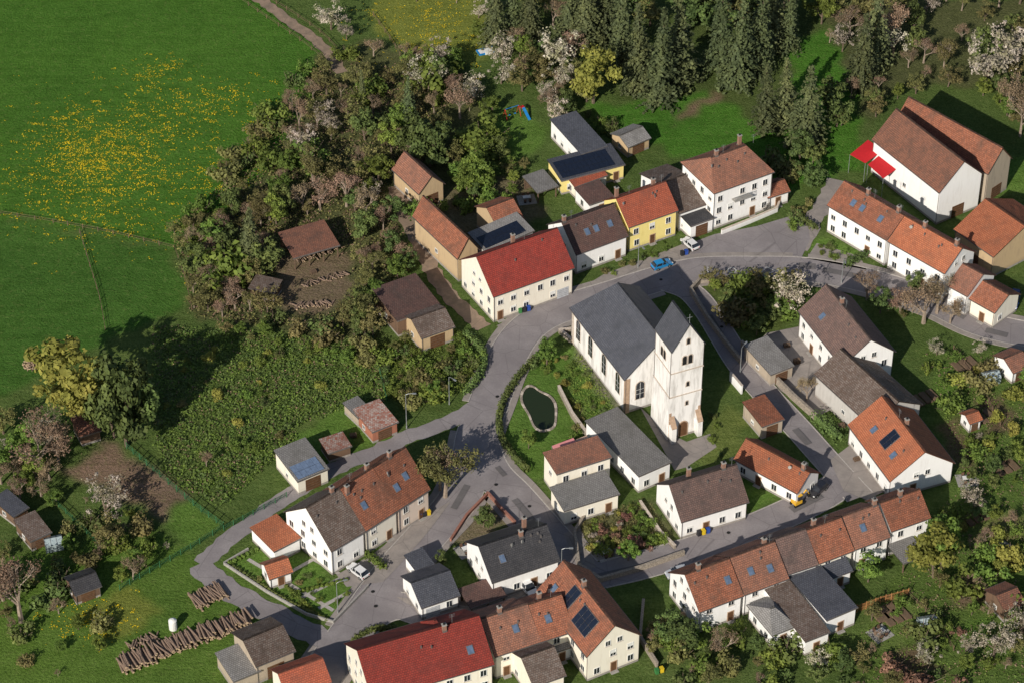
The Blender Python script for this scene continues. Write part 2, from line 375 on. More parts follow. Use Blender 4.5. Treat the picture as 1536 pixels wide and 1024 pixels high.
# ---- east
H("farmhouse",(1197,466),(1263,550),11,6.4,4.6,'mauve','white',ch=[(.35,.5)],sky=[(0,.3,.4)])
H("farm_barn",(1308,640),(1384,606),17,5.2,3.4,'moss','grey','y',win=False,wint=1)
H("orange_tin_roof",(1265,552),(1336,530),5,5.6,1.2,'orange','tan',kind='flat',win=False)
H("yard_shed",(1156,562),(1192,548),9,3,.6,'grey','stone',kind='flat',win=False,wint=1)
H("modern_house",(1335,722),(1433,694),16,4.6,4.8,'orange','white','y',solar=[(0,.45,.55,2,2)],sky=[(0,.7,.4),(0,.25,.4)],ch=[(.5,.55)])
H("white_barn",(1409,290),(1476,262),21,8,5.4,'lbrown','white','y',win=False,wint=1)
H("great_barn",(1482,262),(1519,238),24,7.5,4.5,'rust','stone','y',win=False,wint=1)
H("white_longhouse",(1240,308),(1330,361),9.5,6.5,3.6,'rust','white',sky=[(0,.3,.5),(0,.45,.5),(0,.75,.5)],ch=[(.4,.5),(.9,.5)])
H("white_longhouse",(1331,362),(1417,411),9.5,6.5,3.6,'orange','white',ch=[(.35,.5),(.9,.5)])
H("white_annex_house",(1420,428),(1451,445),9,5,2.8,'lbrown','white')
H("small_annex_house",(1453,448),(1492,470),8,4,2.2,'rust','cream')
H("east_barn",(1430,344),(1490,386),16,5.4,3.8,'orange','tan',win=False,wint=1)
# ---- south-east row
H("row_house",(1049,918),(1116,893),10.5,5.2,4.2,'rust','white',ch=[(.3,.5)],sky=[(0,.8,.5)])
H("row_house",(1117,892),(1184,867),10.5,5.2,4.2,'lbrown','white',ch=[(.8,.55)],sky=[(0,.3,.5),(0,.7,.4)])
H("row_house",(1180,862),(1228,846),10,5.4,4.0,'mauve','white')
H("row_house",(1229,845),(1282,825),9.5,5.4,3.8,'rust','cream',ch=[(.3,.6)])
H("row_house",(1283,824),(1336,805),9.5,5.4,3.8,'lbrown','white',sky=[(0,.4,.5)],ch=[(.9,.5)])
H("row_house",(1337,797),(1397,776),8.5,6,3.2,'rust','white',ch=[(.5,.5)])
H("dark_flat_house",(1240,930),(1287,910),12,4.2,.4,'slate','white',kind='flat')
H("hip_roof_shed",(1158,953),(1196,938),8,3.4,1.8,'grey','white',hip=(2,2))
H("rear_extension",(1208,962),(1246,947),13,3.6,.8,'moss','white',kind='flat')
H("rear_shed",(1245,868),(1280,855),6,3.2,1.4,'slate','white')
H("carport_shed",(1355,845),(1392,830),6,2.6,.3,'grey','wood',kind='flat',open_=True)
# ---- south
H("slate_roof_house",(738,874),(841,840),11,4.6,3.8,'dark','white',ch=[(.6,.45),(.75,.7)],sky=[(0,.25,.5)])
H("white_garage",(632,912),(691,892),8.5,3.1,2.2,'slate','white',garage=.3,door=False)
H("brown_carport",(706,912),(761,893),5,2.7,.2,'brown','wood',kind='flat',open_=True)
H("small_dark_annex",(628,862),(656,850),5,2.6,.6,'slate','white',kind='flat',win=False)
H("solar_gable_house",(880,985),(963,952),17,6,4.8,'rust','cream','y',solar=[(0,.3,.5,4,2),(0,.62,.6,2,2)],sky=[(0,.85,.4)],ch=[(.6,.5)])
H("brown_row_house",(742,985),(812,962),11,5.6,3.8,'lbrown','cream',sky=[(0,.6,.5)],ch=[(.4,.5)])
H("brown_row_house",(812,962),(862,946),10.5,5.6,3.8,'rust','cream',ch=[(.4,.6)],sky=[(0,.4,.5)])
H("glass_porch",(826,980),(862,968),4,3,.8,'grey','white',kind='flat')
H("bright_red_roof_house",(558,1050),(742,996),13.5,6,5,'red','cream',hip=(0,0),ch=[(.7,.45)],sky=[(0,.85,.4)])
H("red_hip_tower_house",(652,968),(676,960),6,7,2.6,'red','cream',hip=(1.2,1.2))
H("small_brown_house",(800,1030),(850,1012),9,4.5,2.6,'moss','cream')
H("grey_barn",(384,1000),(444,975),9,4.4,2.2,'moss','stone',win=False,wint=1)
H("grey_lean_to",(350,1022),(392,1005),7,3,.4,'grey','stone',kind='flat',win=False)
H("red_lean_to",(430,1046),(498,1022),7,4,2.4,'redor','cream')
# ---- far left sheds
H("allotment_shed",(20,775),(44,760),6,2.6,.5,'slate','wood',kind='flat',win=False,wint=1)
H("allotment_shed",(45,812),(78,797),6,2.6,.5,'moss','wood',kind='flat',win=False,wint=1)
H("allotment_shed",(112,893),(153,878),5,2.6,1.3,'dark','wood',win=False,wint=1)
H("allotment_shed",(372,432),(412,441),4,2.2,.4,'moss','wood',kind='flat',win=False)
H("allotment_shed",(1508,918),(1540,905),6,2.8,1.4,'lbrown','wood',win=False,wint=1)
H("allotment_shed",(1520,560),(1548,548),6,2.8,1.4,'lbrown','white',win=False,wint=1)
H("allotment_shed",(120,655),(152,645),5,2.5,.5,'lbrown','wood',kind='flat',win=False)
H("allotment_shed",(1455,636),(1475,629),3.5,2.4,.9,'orange','white',win=False,wint=1)
# ---------------------------------------------------------------- church
def arch(mb,T,c,z0,w,h,mg,ms,d=.05):
    def ol(ww,hh,zb,n=9):
        r=ww/2; pts=[(c-r,zb),(c+r,zb)]
        for k in range(n): a_=math.pi*k/(n-1); pts.append((c+r*math.cos(a_),zb+hh-r+r*math.sin(a_)))
        return pts
    for pts,dd,m in((ol(w+.4,h+.34,z0-.15),d,ms),(ol(w,h,z0),d+.03,mg)):
        mb.face([T(x,dd,z) for x,z in pts],m)
        n=len(pts)
        for k in range(n):
            (x0,z_0),(x1,z_1)=pts[k],pts[(k+1)%n]; mb.face([T(x0,dd,z_0),T(x0,0.003,z_0),T(x1,0.003,z_1),T(x1,dd,z_1)],m)
    if mg is M_GLASS:
        mb.face([T(c-.04,d+.045,z0),T(c+.04,d+.045,z0),T(c+.04,d+.045,z0+h-.1),T(c-.04,d+.045,z0+h-.1)],M_FRAME)
        for q in(.3,.55): mb.face([T(c-w/2,d+.045,z0+h*q),T(c+w/2,d+.045,z0+h*q),T(c+w/2,d+.045,z0+h*q+.06),T(c-w/2,d+.045,z0+h*q+.06)],M_FRAME)
e,P,Lr,Wr=H("village_church",(937,570),(1046,536),22.5,8.2,7.0,'slate','church','y',hip=(0,5),win=False,ov=.5)
wn=MB()
for l in(3.5,9,14.5,19.5): arch(wn,lambda c,d,z:P(c,.5-d,z),l,2.6,1.5,4.4,M_GLASS,M_PALE)
arch(wn,lambda c,d,z:P(.25-d,c,z),3.3,2.6,1.6,3.9,M_GLASS,M_PALE)
wn.box(.15,.95,.40,.498,0,8,M_SAND,P); wn.box(.15,.248,.40,1.2,0,8,M_SAND,P); wn.box(21.3,22.1,.40,.498,0,8,M_PALE,P)
wn.box(.2,22,.42,.498,7.75,8.0,M_PALE,P)
wn.obj("arched_windows",e)
e,P,Lr,Wr=H("church_tower",(1008,529),(1058,515),7,20.5,5.4,'slate','church','y',win=False,ov=.15)
wn=MB(); TW=Wr
f=lambda c,d,z:P(.25-d,c,z)
lf=lambda c,d,z:P(c,.15-d,z)
for c in(TW/2-.55,TW/2+.55): arch(wn,f,c,16.8,.75,1.9,M_DARK,M_PALE)
arch(wn,f,TW/2,21.3,.55,1.2,M_DARK,M_PALE)
arch(wn,f,TW/2+.3,11.6,.5,1.0,M_DARK,M_PALE); arch(wn,f,TW/2+.3,7.2,.4,.9,M_DARK,M_PALE)
arch(wn,f,TW/2-.2,0.2,1.5,3.2,M_DOOR,M_SAND,.12)
for c in(Lr/2-.55,Lr/2+.55): arch(wn,lf,c,16.8,.75,1.9,M_DARK,M_PALE)
CH=wallmat('church')
for z in(15.3,9.8):
    wn.box(.13,Lr-.05,.03,.148,z,z+.2,M_PALE,P); wn.box(.13,.248,.03,TW,z,z+.2,M_PALE,P); wn.box(.05,Lr,TW-.148,TW-.03,z,z+.2,M_PALE,P)
wn.box(.25,Lr,-.06,.14,-.2,9.7,CH,P)
for zz in np.arange(0,6,.9):
    w_=.7 if int(zz/.9)%2 else .45
    wn.box(.2,.247,.15,.15+w_,zz,zz+.8,M_SAND,P); wn.box(.2,.247,TW-.15-w_,TW-.15,zz,zz+.8,M_SAND,P)
for c in(.2,TW-1.1):
    wn.box(-1.1,.24,c,c+.9,-.2,3.6,CH,P); wn.slab([P(-1.15,c-.05,3.6),P(-1.15,c+.95,3.6),P(.24,c+.95,5.4),P(.24,c-.05,5.4)],.15,M_SAND)
wn.prism(P(.2,TW/2,25.8),P(.2,TW/2,27.9),.05,.04,M_METAL); wn.prism(P(.2,TW/2-.5,27.2),P(.2,TW/2+.5,27.2),.04,.04,M_METAL)
wn.obj("tower_details",e)
# ---------------------------------------------------------------- roads
def catmull(pts,step=1.2):
    P_=[Vector(p) for p in pts]; P_=[2*P_[0]-P_[1]]+P_+[2*P_[-1]-P_[-2]]; out=[]
    for i in range(1,len(P_)-2):
        p0,p1,p2,p3=P_[i-1:i+3]; n=max(2,int((p2-p1).length/step))
        for k in range(n):
            t=k/n; out.append(.5*((2*p1)+(-p0+p2)*t+(2*p0-5*p1+4*p2-p3)*t*t+(-p0+3*p1-3*p2+p3)*t**3))
    out.append(P_[-2]); return out
def asphalt(name,c,c2,sc=.25):
    m,nt,b=newmat(name); p=geopos(nt)
    c_=mix(nt,ramp(nt,noise(nt,p,sc,5,.6),.4,.62),c,c2)
    c_=mix(nt,ramp(nt,noise(nt,p,.09,3,.5),.5,.6,0,.5),c_,tuple(x*.8 for x in c))
    c_=mix(nt,ramp(nt,noise(nt,p,3,4,.7),.35,.7,0,.4),c_,tuple(x*.65 for x in c))
    v=nt.nodes.new("ShaderNodeTexVoronoi"); v.feature='DISTANCE_TO_EDGE'; v.inputs["Scale"].default_value=.16; nt.links.new(p,v.inputs["Vector"])
    c_=mix(nt,ramp(nt,v.outputs["Distance"],0,.012,.5,0),c_,tuple(x*.4 for x in c))
    nt.links.new(c_,b.inputs["Base Color"]); b.inputs["Roughness"].default_value=.9; return m
M_ASPH=asphalt("asphalt",(.235,.212,.215),(.285,.26,.26))
M_PATCH=asphalt("asphalt_patch",(.14,.13,.13),(.16,.15,.15))
M_PAVE=asphalt("paving",(.31,.275,.25),(.24,.215,.2),.5)
M_DIRT=asphalt("dirt_track",(.31,.225,.165),(.2,.155,.115),.6)
M_KERB=plain("kerb_stone",(.42,.39,.36),.9,scale=3)
ROADS=[
("main_road",[(1600,512),(1480,488),(1400,453),(1310,424),(1220,406),(1130,403),(1050,405),(990,418),(920,440),(860,458),(808,480),(776,510),(752,555),(735,600),(716,650),(706,700),(685,752),(640,803),(590,860),(548,920),(505,980),(460,1045)],7.2,M_ASPH,1),
("village_street",[(716,660),(735,705),(770,742),(812,790),(855,838),(885,868)],7,M_ASPH,1),
("lower_street",[(520,960),(560,922),(600,908),(650,922),(720,930),(800,903),(880,868),(960,848),(1060,818),(1150,783),(1225,748),(1265,722)],6.2,M_ASPH,1),
("church_lane",[(1290,745),(1262,715),(1235,685),(1195,640),(1150,592),(1112,548),(1085,505),(1062,468),(1035,438),(1000,424)],5,M_ASPH,1),
("back_lane",[(712,610),(670,634),(620,652),(575,672),(520,695),(450,732),(400,765),(345,808),(300,845)],3.4,M_ASPH,0),
("garden_lane",[(300,845),(325,872),(380,905),(440,935),(500,965)],4.4,M_ASPH,0),
("dirt_alley",[(725,492),(692,462),(660,425),(635,380),(612,330),(592,280)],3.2,M_DIRT,0),
("farm_track",[(350,-30),(420,22),(490,75),(512,110)],2.6,M_DIRT,0),
("drive_lane",[(1200,375),(1215,340),(1240,300),(1255,270)],3.6,M_PAVE,0),
]
RW=[]
for n_,pts,w,m,k in ROADS: RW.append((n_,catmull([p.xy.to_3d() for p in GP(pts)]),w,m,k))
RA=[(np.array([[p.x,p.y] for p in c]),w) for _,c,w,_,_ in RW]
def roaddist(x,y,skip=-1):
    best=1e9
    for i,(a_,w) in enumerate(RA):
        if i==skip: continue
        best=min(best,float(np.min(np.hypot(a_[:,0]-x,a_[:,1]-y)))-w/2)
    return best
def offs(c,d):
    out=[]
    for i,p in enumerate(c):
        t=(c[min(i+1,len(c)-1)]-c[max(i-1,0)]).normalized(); out.append(Vector((p.x-t.y*d,p.y+t.x*d,0)))
    return out
for idx,(n_,c,w,m,k) in enumerate(RW):
    mb=MB(); z=.02+.006*idx
    l=[];r=[]
    for i,p in enumerate(c):
        t=(c[min(i+1,len(c)-1)]-c[max(i-1,0)]).normalized(); nn=Vector((-t.y,t.x,0)); j=0 if k else random.uniform(-.35,.35)
        l.append(p+nn*(w/2+j)); r.append(p-nn*(w/2-j))
    for i in range(len(c)-1): mb.face([(r[i].x,r[i].y,z),(r[i+1].x,r[i+1].y,z),(l[i+1].x,l[i+1].y,z),(l[i].x,l[i].y,z)],m)
    mb.obj(n_)
    if k:
        kb=MB()
        for side in(1,-1):
            o1=offs(c,side*w/2);o2=offs(c,side*(w/2+.18));o3=offs(c,side*(w/2+1.3))
            for i in range(len(c)-1):
                mid=(o3[i]+o3[i+1])/2
                if roaddist((o2[i].x+o2[i+1].x)/2,(o2[i].y+o2[i+1].y)/2,idx)<.1: continue
                a_,b_,c_,d_=o1[i],o1[i+1],o2[i+1],o2[i]
                kb.slab([(a_.x,a_.y,.13),(b_.x,b_.y,.13),(c_.x,c_.y,.13),(d_.x,d_.y,.13)],.16,M_KERB)
                if idx<2 and roaddist(mid.x,mid.y,idx)>.3:
                    c2_,d2_=o3[i+1],o3[i]; kb.slab([(d_.x,d_.y,.115),(c_.x,c_.y,.115),(c2_.x,c2_.y,.115),(d2_.x,d2_.y,.115)],.15,M_PAVE)
        kb.obj("kerb_and_pavement")
mb=MB(); rr_=random.Random(3); q_=0
for idx in range(4):
    c=RW[idx][1]; w=RW[idx][2]
    for t_ in range(9 if idx==0 else 4):
        i=rr_.randrange(3,len(c)-4); t=(c[i+1]-c[i]).normalized(); n=Vector((-t.y,t.x,0)); ctr=c[i]+n*rr_.uniform(-w*.3,w*.3); z=.068+.0045*q_; q_+=1
        if t_%3==0:
            mb.face([(ctr.x+.33*math.cos(a),ctr.y+.33*math.sin(a),z) for a in np.linspace(0,6.0,12)],M_DARK)
        else:
            L_=rr_.uniform(1,5);W_=rr_.uniform(.4,.9); mb.face([(*(ctr+t*a*L_+n*b*W_).xy,z) for a,b in((-1,-1),(1,-1),(1,1),(-1,1))],M_PATCH)
mb.obj("road_repair_patches")
def sheet(name,pts,m,z):
    mb=MB(); mb.face([(p.x,p.y,z) for p in GP(pts)],m); return mb.obj(name)
sheet("village_square_paving",[(1072,352),(1135,340),(1185,325),(1212,335),(1215,360),(1200,392),(1150,398),(1050,399),(1030,392),(1045,362)],M_ASPH,.09)
sheet("house_forecourt",[(640,770),(676,752),(640,800),(596,850),(575,872),(520,880),(505,862),(560,830)],M_PAVE,.09)
sheet("garage_forecourt",[(595,895),(610,905),(640,918),(700,918),(790,900),(835,880),(825,868),(760,885),(700,890),(640,900)],M_PAVE,.095)
sheet("church_forecourt",[(1005,650),(1030,662),(1065,650),(1075,670),(1030,700),(1012,705),(960,610)],M_PAVE,.03)
sheet("farm_courtyard",[(1150,500),(1200,490),(1255,555),(1275,600),(1225,625),(1170,585),(1125,525)],M_PAVE,.1)
sheet("driveway",[(1245,690),(1285,660),(1330,735),(1300,750),(1265,735)],M_PAVE,.105)
sheet("driveway",[(845,800),(870,790),(895,850),(868,855)],M_PAVE,.105)
sheet("north_pavement",[(745,488),(860,440),(905,412),(1010,372),(1035,362),(1045,385),(960,425),(870,452),(800,476),(760,500)],M_PAVE,.014)
sheet("longhouse_yard",[(1225,365),(1290,385),(1300,405),(1210,388)],M_PAVE,.02)
mb=MB(); WP=plain("road_marking_paint",(.6,.6,.58),.7,.4,scale=6)
def stripe(a,b,w,z):
    a=G(*a);b=G(*b);d=(b-a).normalized();n=Vector((-d.y,d.x,0))*w/2
    mb.face([(*(q.xy),z) for q in(a-n,b-n,b+n,a+n)],WP)
for k_,(a_,b_) in enumerate((((1062,402),(1062,412)),((1150,402),(1172,412)),((1172,405),(1148,413)),((1140,412),(1150,402)))): stripe(a_,b_,.2,.215+.004*k_)
c0=G(1098,407)
for k in range(16):
    a0,a1=2*math.pi*k/16,2*math.pi*(k+1)/16
    mb.face([(c0.x+r*math.cos(a),c0.y+r*math.sin(a),.21) for r,a in((.9,a0),(.9,a1),(.65,a1),(.65,a0))],WP)
mb.obj("road_markings")
# ---------------------------------------------------------------- ground
xs=np.concatenate([-np.geomspace(3200,135,14),np.arange(-130,130.1,.65),np.geomspace(135,3200,14)])
ys=np.concatenate([-np.geomspace(3200,105,14),np.arange(-100,140.1,.65),np.geomspace(145,3200,14)])
X,Y=np.meshgrid(xs,ys); nx,ny=len(xs),len(ys)
XF,YF=X.ravel(),Y.ravel()
jx=XF+rng.uniform(-.45,.45,XF.shape)+.9*np.sin(YF*.7+2*np.sin(XF*.31)); jy=YF+rng.uniform(-.45,.45,XF.shape)+.9*np.sin(XF*.63+1.7*np.sin(YF*.37))
def pip(poly):
    c=np.zeros(jx.shape,bool); n=len(poly); j=n-1
    for i in range(n):
        xi,yi,xj,yj=poly[i].x,poly[i].y,poly[j].x,poly[j].y
        cond=((yi>jy)!=(yj>jy)); xx=(xj-xi)*(jy-yi)/((yj-yi) or 1e-9)+xi
        c^= cond&(jx<xx); j=i
    return c
GC=np.tile(np.array([.125,.18,.050]),(len(XF),1))
MEAD=(.098,.218,.032); LAWN=(.155,.26,.052); ROUGH=(.145,.195,.055); WOOD=(.135,.14,.06); SOIL=(.29,.19,.14); GRAV=(.36,.30,.24); BED=(.20,.14,.09); DMEAD=(.085,.185,.034); YEL=(.26,.28,.06)
ZONES=[
([(-400,-200),(340,-60),(480,80),(478,125),(430,200),(360,300),(262,372),(0,322),(-400,250)],MEAD),
([(-400,250),(0,325),(255,378),(283,460),(200,495),(60,560),(0,600),(-400,680)],DMEAD),
([(560,-40),(720,-40),(735,90),(640,95),(560,40)],YEL),
([(480,80),(560,60),(700,110),(740,160),(690,200),(640,240),(600,280),(600,480),(540,520),(400,490),(290,480),(285,420),(262,370),(360,300),(430,200)],WOOD),
([(410,390),(520,380),(530,420),(500,465),(420,470)],(.27,.19,.13)),
([(200,490),(560,510),(590,590),(520,640),(430,670),(330,760),(250,720),(230,640),(60,610)],ROUGH),
([(98,705),(165,660),(278,742),(238,776)],SOIL),
([(240,776),(282,748),(335,790),(290,820)],LAWN),
([(0,830),(250,800),(400,900),(340,1024),(-100,1100),(-100,850)],(.145,.235,.045)),
([(110,930),(190,880),(250,920),(180,960)],YEL),
([(750,0),(1230,0),(1240,180),(1140,190),(1040,170),(900,140),(760,90)],(.11,.145,.045)),
([(880,160),(1060,140),(1150,190),(1280,150),(1300,250),(1160,290),(1010,230),(900,180)],(.10,.235,.033)),
([(1180,60),(1280,40),(1300,160),(1200,190)],(.10,.24,.033)),
([(1010,178),(1080,135),(1085,142),(1015,186)],(.27,.18,.12)),
([(740,165),(790,160),(825,215),(770,235),(740,215)],LAWN),
([(1230,0),(1536,0),(1700,120),(1440,130),(1350,130),(1300,190)],WOOD),
([(1480,240),(1560,230),(1560,290),(1490,290)],LAWN),
([(1208,365),(1260,360),(1300,380),(1275,405),(1210,390)],LAWN),
([(800,540),(860,520),(935,640),(905,690),(840,715),(790,712),(752,660),(752,610)],LAWN),
([(858,515),(870,512),(932,620),(918,625)],GRAV),
([(845,560),(862,600),(885,640),(875,645),(850,600)],BED),
([(1035,665),(1085,610),(1120,630),(1100,690),(1060,705)],(.21,.25,.07)),
([(1050,425),(1200,425),(1190,480),(1130,510),(1090,480)],(.12,.155,.045)),
([(1085,700),(1110,720),(1170,745),(1130,775),(1125,755)],LAWN),
([(865,775),(975,745),(1020,820),(920,860),(880,840)],(.19,.18,.085)),
([(680,800),(735,745),(770,780),(740,810),(690,840)],(.27,.21,.14)),
([(335,845),(400,815),(450,830),(510,870),(560,880),(510,930),(470,930)],LAWN),
([(530,960),(573,942),(640,955),(600,985),(535,985)],LAWN),
([(1380,520),(1700,560),(1700,1100),(1290,1050),(1290,960),(1340,880),(1410,780),(1440,700)],(.145,.21,.052)),
([(1470,780),(1540,770),(1540,805),(1480,810)],(.29,.29,.11)),
([(1470,600),(1510,590),(1525,650),(1480,660)],BED),
([(1400,560),(1430,550),(1450,600),(1415,605)],LAWN),
([(1400,640),(1440,630),(1470,700),(1445,705)],BED),
([(1290,900),(1390,890),(1420,960),(1310,970)],(.19,.25,.07)),
([(1430,870),(1500,860),(1510,900),(1440,910)],SOIL),
([(1330,980),(1400,970),(1410,1010),(1340,1015)],BED),
([(1440,930),(1480,925),(1490,965),(1450,970)],LAWN),
([(560,500),(700,490),(722,540),(690,595),(620,625),(570,600)],(.14,.19,.055)),
([(600,575),(640,570),(640,590),(605,595)],SOIL),
([(960,960),(1130,920),(1200,960),(1200,1024),(980,1024)],(.13,.18,.055)),
([(600,180),(690,190),(700,300),(650,330),(600,300)],WOOD),
([(690,380),(640,330),(600,300),(790,260),(820,330),(720,350)],(.22,.18,.11)),
([(480,620),(560,600),(600,650),(520,690),(440,720),(420,680)],LAWN),
]
for poly,col in ZONES: GC[pip(GP(poly))]=col
G3=GC.reshape(ny,nx,3)
for _ in range(2):
    G3[1:-1,1:-1]=(G3[1:-1,1:-1]*2+G3[:-2,1:-1]+G3[2:,1:-1]+G3[1:-1,:-2]+G3[1:-1,2:])/6
verts=np.stack([XF,YF,np.zeros_like(XF)],1)
ii=np.arange(ny-1)[:,None]*nx+np.arange(nx-1)[None,:]; ii=ii.ravel()
faces=np.stack([ii,ii+1,ii+nx+1,ii+nx],1)
me=bpy.data.meshes.new("ground"); me.vertices.add(len(verts)); me.vertices.foreach_set("co",verts.ravel())
me.loops.add(faces.size); me.loops.foreach_set("vertex_index",faces.ravel().astype(np.int32))
me.polygons.add(len(faces)); me.polygons.foreach_set("loop_start",(np.arange(len(faces))*4).astype(np.int32))
me.update(calc_edges=True)
at=me.color_attributes.new("zone",'FLOAT_COLOR','POINT'); at.data.foreach_set("color",np.concatenate([G3.reshape(-1,3),np.ones((len(verts),1))],1).ravel())
m,nt,b=newmat("ground_vegetation"); p=geopos(nt)
ca_=nt.nodes.new("ShaderNodeAttribute"); ca_.attribute_name="zone"
c=ca_.outputs["Color"]
c=mix(nt,ramp(nt,noise(nt,p,.045,3,.6),.38,.62,0,.6),c,(.72,.78,.8),'MULTIPLY')
c=mix(nt,ramp(nt,noise(nt,mapped(nt,p,(.12,1.4,1),-.5),.5,4,.6),.45,.7,0,.6),c,(.66,.72,.62),'MULTIPLY')
c=mix(nt,ramp(nt,noise(nt,p,.35,4,.65),.42,.68,0,.6),c,(.62,.66,.58),'MULTIPLY')
n22=noise(nt,p,2.0,4,.78); c=mix(nt,ramp(nt,n22,.42,.62,0,.8),c,(.5,.56,.42),'MULTIPLY')
c=mix(nt,ramp(nt,noise(nt,p,.9,3,.7),.55,.75,0,.35),c,(.24,.27,.09))
nt.links.new(c,b.inputs["Base Color"]); b.inputs["Roughness"].default_value=1; b.inputs["Specular IOR Level"].default_value=.05
bump(nt,b,n22,.9,.5)
me.materials.append(m); o=bpy.data.objects.new("ground",me); scene.collection.objects.link(o)
# ---------------------------------------------------------------- vegetation
def leafmat(name,c,c2,trans=.35):
    m,nt,b=newmat(name); g=nt.nodes.new("ShaderNodeNewGeometry"); oi=nt.nodes.new("ShaderNodeObjectInfo")
    tc=nt.nodes.new("ShaderNodeTexCoord")
    f=noise(nt,tc.outputs["Object"],.55,2); col=mix(nt,ramp(nt,f,.38,.62),c,c2)
    col=mix(nt,ramp(nt,g.outputs["Random Per Island"],0,1,0,.6),col,tuple(x*.45 for x in c2))
    hs=nt.nodes.new("ShaderNodeHueSaturation"); nt.links.new(ramp(nt,oi.outputs["Random"],0,1,.72,1.3),hs.inputs["Value"])
    sub=nt.nodes.new("ShaderNodeMath"); sub.operation='FRACT'; mm=nt.nodes.new("ShaderNodeMath"); mm.operation='MULTIPLY'; mm.inputs[1].default_value=7.3
    nt.links.new(oi.outputs["Random"],mm.inputs[0]); nt.links.new(mm.outputs[0],sub.inputs[0]); nt.links.new(ramp(nt,sub.outputs[0],0,1,.47,.515),hs.inputs["Hue"])
    nt.links.new(col,hs.inputs["Color"]); nt.links.new(hs.outputs[0],b.inputs["Base Color"]); b.inputs["Roughness"].default_value=.7
    if trans:
        tr=nt.nodes.new("ShaderNodeBsdfTranslucent"); nt.links.new(hs.outputs[0],tr.inputs[0])
        ms=nt.nodes.new("ShaderNodeMixShader"); ms.inputs[0].default_value=trans; nt.links.new(b.outputs[0],ms.inputs[1]); nt.links.new(tr.outputs[0],ms.inputs[2])
        nt.links.new(ms.outputs[0],nt.nodes["Material Output"].inputs["Surface"])
    MATS[name]=m; return m
L_GREEN=leafmat("leaves_fresh",(.23,.32,.06),(.15,.23,.05))
L_DARK=leafmat("leaves_dark",(.125,.17,.045),(.08,.12,.035),0)
L_YEL=leafmat("leaves_yellow_green",(.38,.38,.08),(.26,.28,.06),.3)
L_SPR=leafmat("spruce_needles",(.12,.145,.055),(.07,.092,.04),0)
L_BUD=leafmat("budding_twigs",(.34,.245,.15),(.24,.175,.105),0)
L_OLV=leafmat("leaves_olive",(.25,.235,.08),(.165,.165,.06),.2)
L_BLO=leafmat("blossom",(.66,.58,.50),(.36,.34,.20),.2)
L_RED=leafmat("leaves_russet",(.28,.15,.10),(.19,.12,.075),0)
BARK=plain("bark",(.18,.135,.10),.95,c2=(.10,.075,.055),scale=4)
BARK2=plain("bark_pale",(.32,.255,.20),.95,c2=(.21,.165,.125),scale=4)
def limbs(mb,p,d,L,r,dep,rnd,ends,mat,spread=.6,kids=4,n=5):
    q=p+d*L; mb.prism(p,q,r,r*.6,mat,n)
    if dep==0: ends.append(q); return
    for k in range(kids):
        nd=(d+Vector((rnd.gauss(0,spread),rnd.gauss(0,spread),rnd.uniform(-.1,.45)))).normalized()
        st=p+d*L*rnd.uniform(.55,1.0)
        limbs(mb,st,nd,L*rnd.uniform(.55,.8),r*.5,dep-1,rnd,ends,mat,spread,kids,max(3,n-1))
def broad(seed,mat,h=10,wid=1.0,clump=1.1,nleaf=75,leaf=.22,dens=.8):
    rnd=random.Random(seed); mb=MB(); ends=[]
    limbs(mb,Vector((0,0,-.2)),Vector((rnd.gauss(0,.04),rnd.gauss(0,.04),1)).normalized(),h*.33,h*.028,2,rnd,ends,BARK,.55*wid,5)
    C=list(ends)
    for k in range(int(26*dens)):
        a=rnd.uniform(0,6.28);u=rnd.uniform(-.85,1); rr=math.sqrt(max(0,1-u*u))*rnd.uniform(.65,1.15)
        C.append(Vector((math.cos(a)*rr*h*.33*wid,math.sin(a)*rr*h*.33*wid,h*(.60+.33*u))))
    for c in C:
        r=clump*rnd.uniform(.45,1.15)*h/10; n=int(nleaf*rnd.uniform(.5,1.2))
        v=rng.normal(size=(n,3)); v/=np.linalg.norm(v,axis=1)[:,None]
        rad=r*rng.uniform(.45,1.2,n)[:,None]*np.array([1,1,.75])
        nr=v+rng.normal(size=(n,3))*.45+np.array([0,0,.35]); nr/=np.linalg.norm(nr,axis=1)[:,None]
        mb.quads(np.array(c)+v*rad,nr,leaf*h/10,mat)
    return mb.mesh("broadleaf_tree_mesh")
def bare(seed,mat,h=10,wid=1.0,nl=14,sz=.11):
    rnd=random.Random(seed); mb=MB(); ends=[]
    limbs(mb,Vector((0,0,-.2)),Vector((0,0,1)),h*.28,h*.025,4,rnd,ends,BARK2,.5*wid,4)
    for e_ in ends:
        if rnd.random()<.75:
            n=rnd.randint(nl//2,nl); v=rng.normal(size=(n,3)); nr=v/np.linalg.norm(v,axis=1)[:,None]
            mb.quads(np.array(e_)+v*.28*h/10,nr,sz*h/10,mat,.6)
    return mb.mesh("bare_tree_mesh")
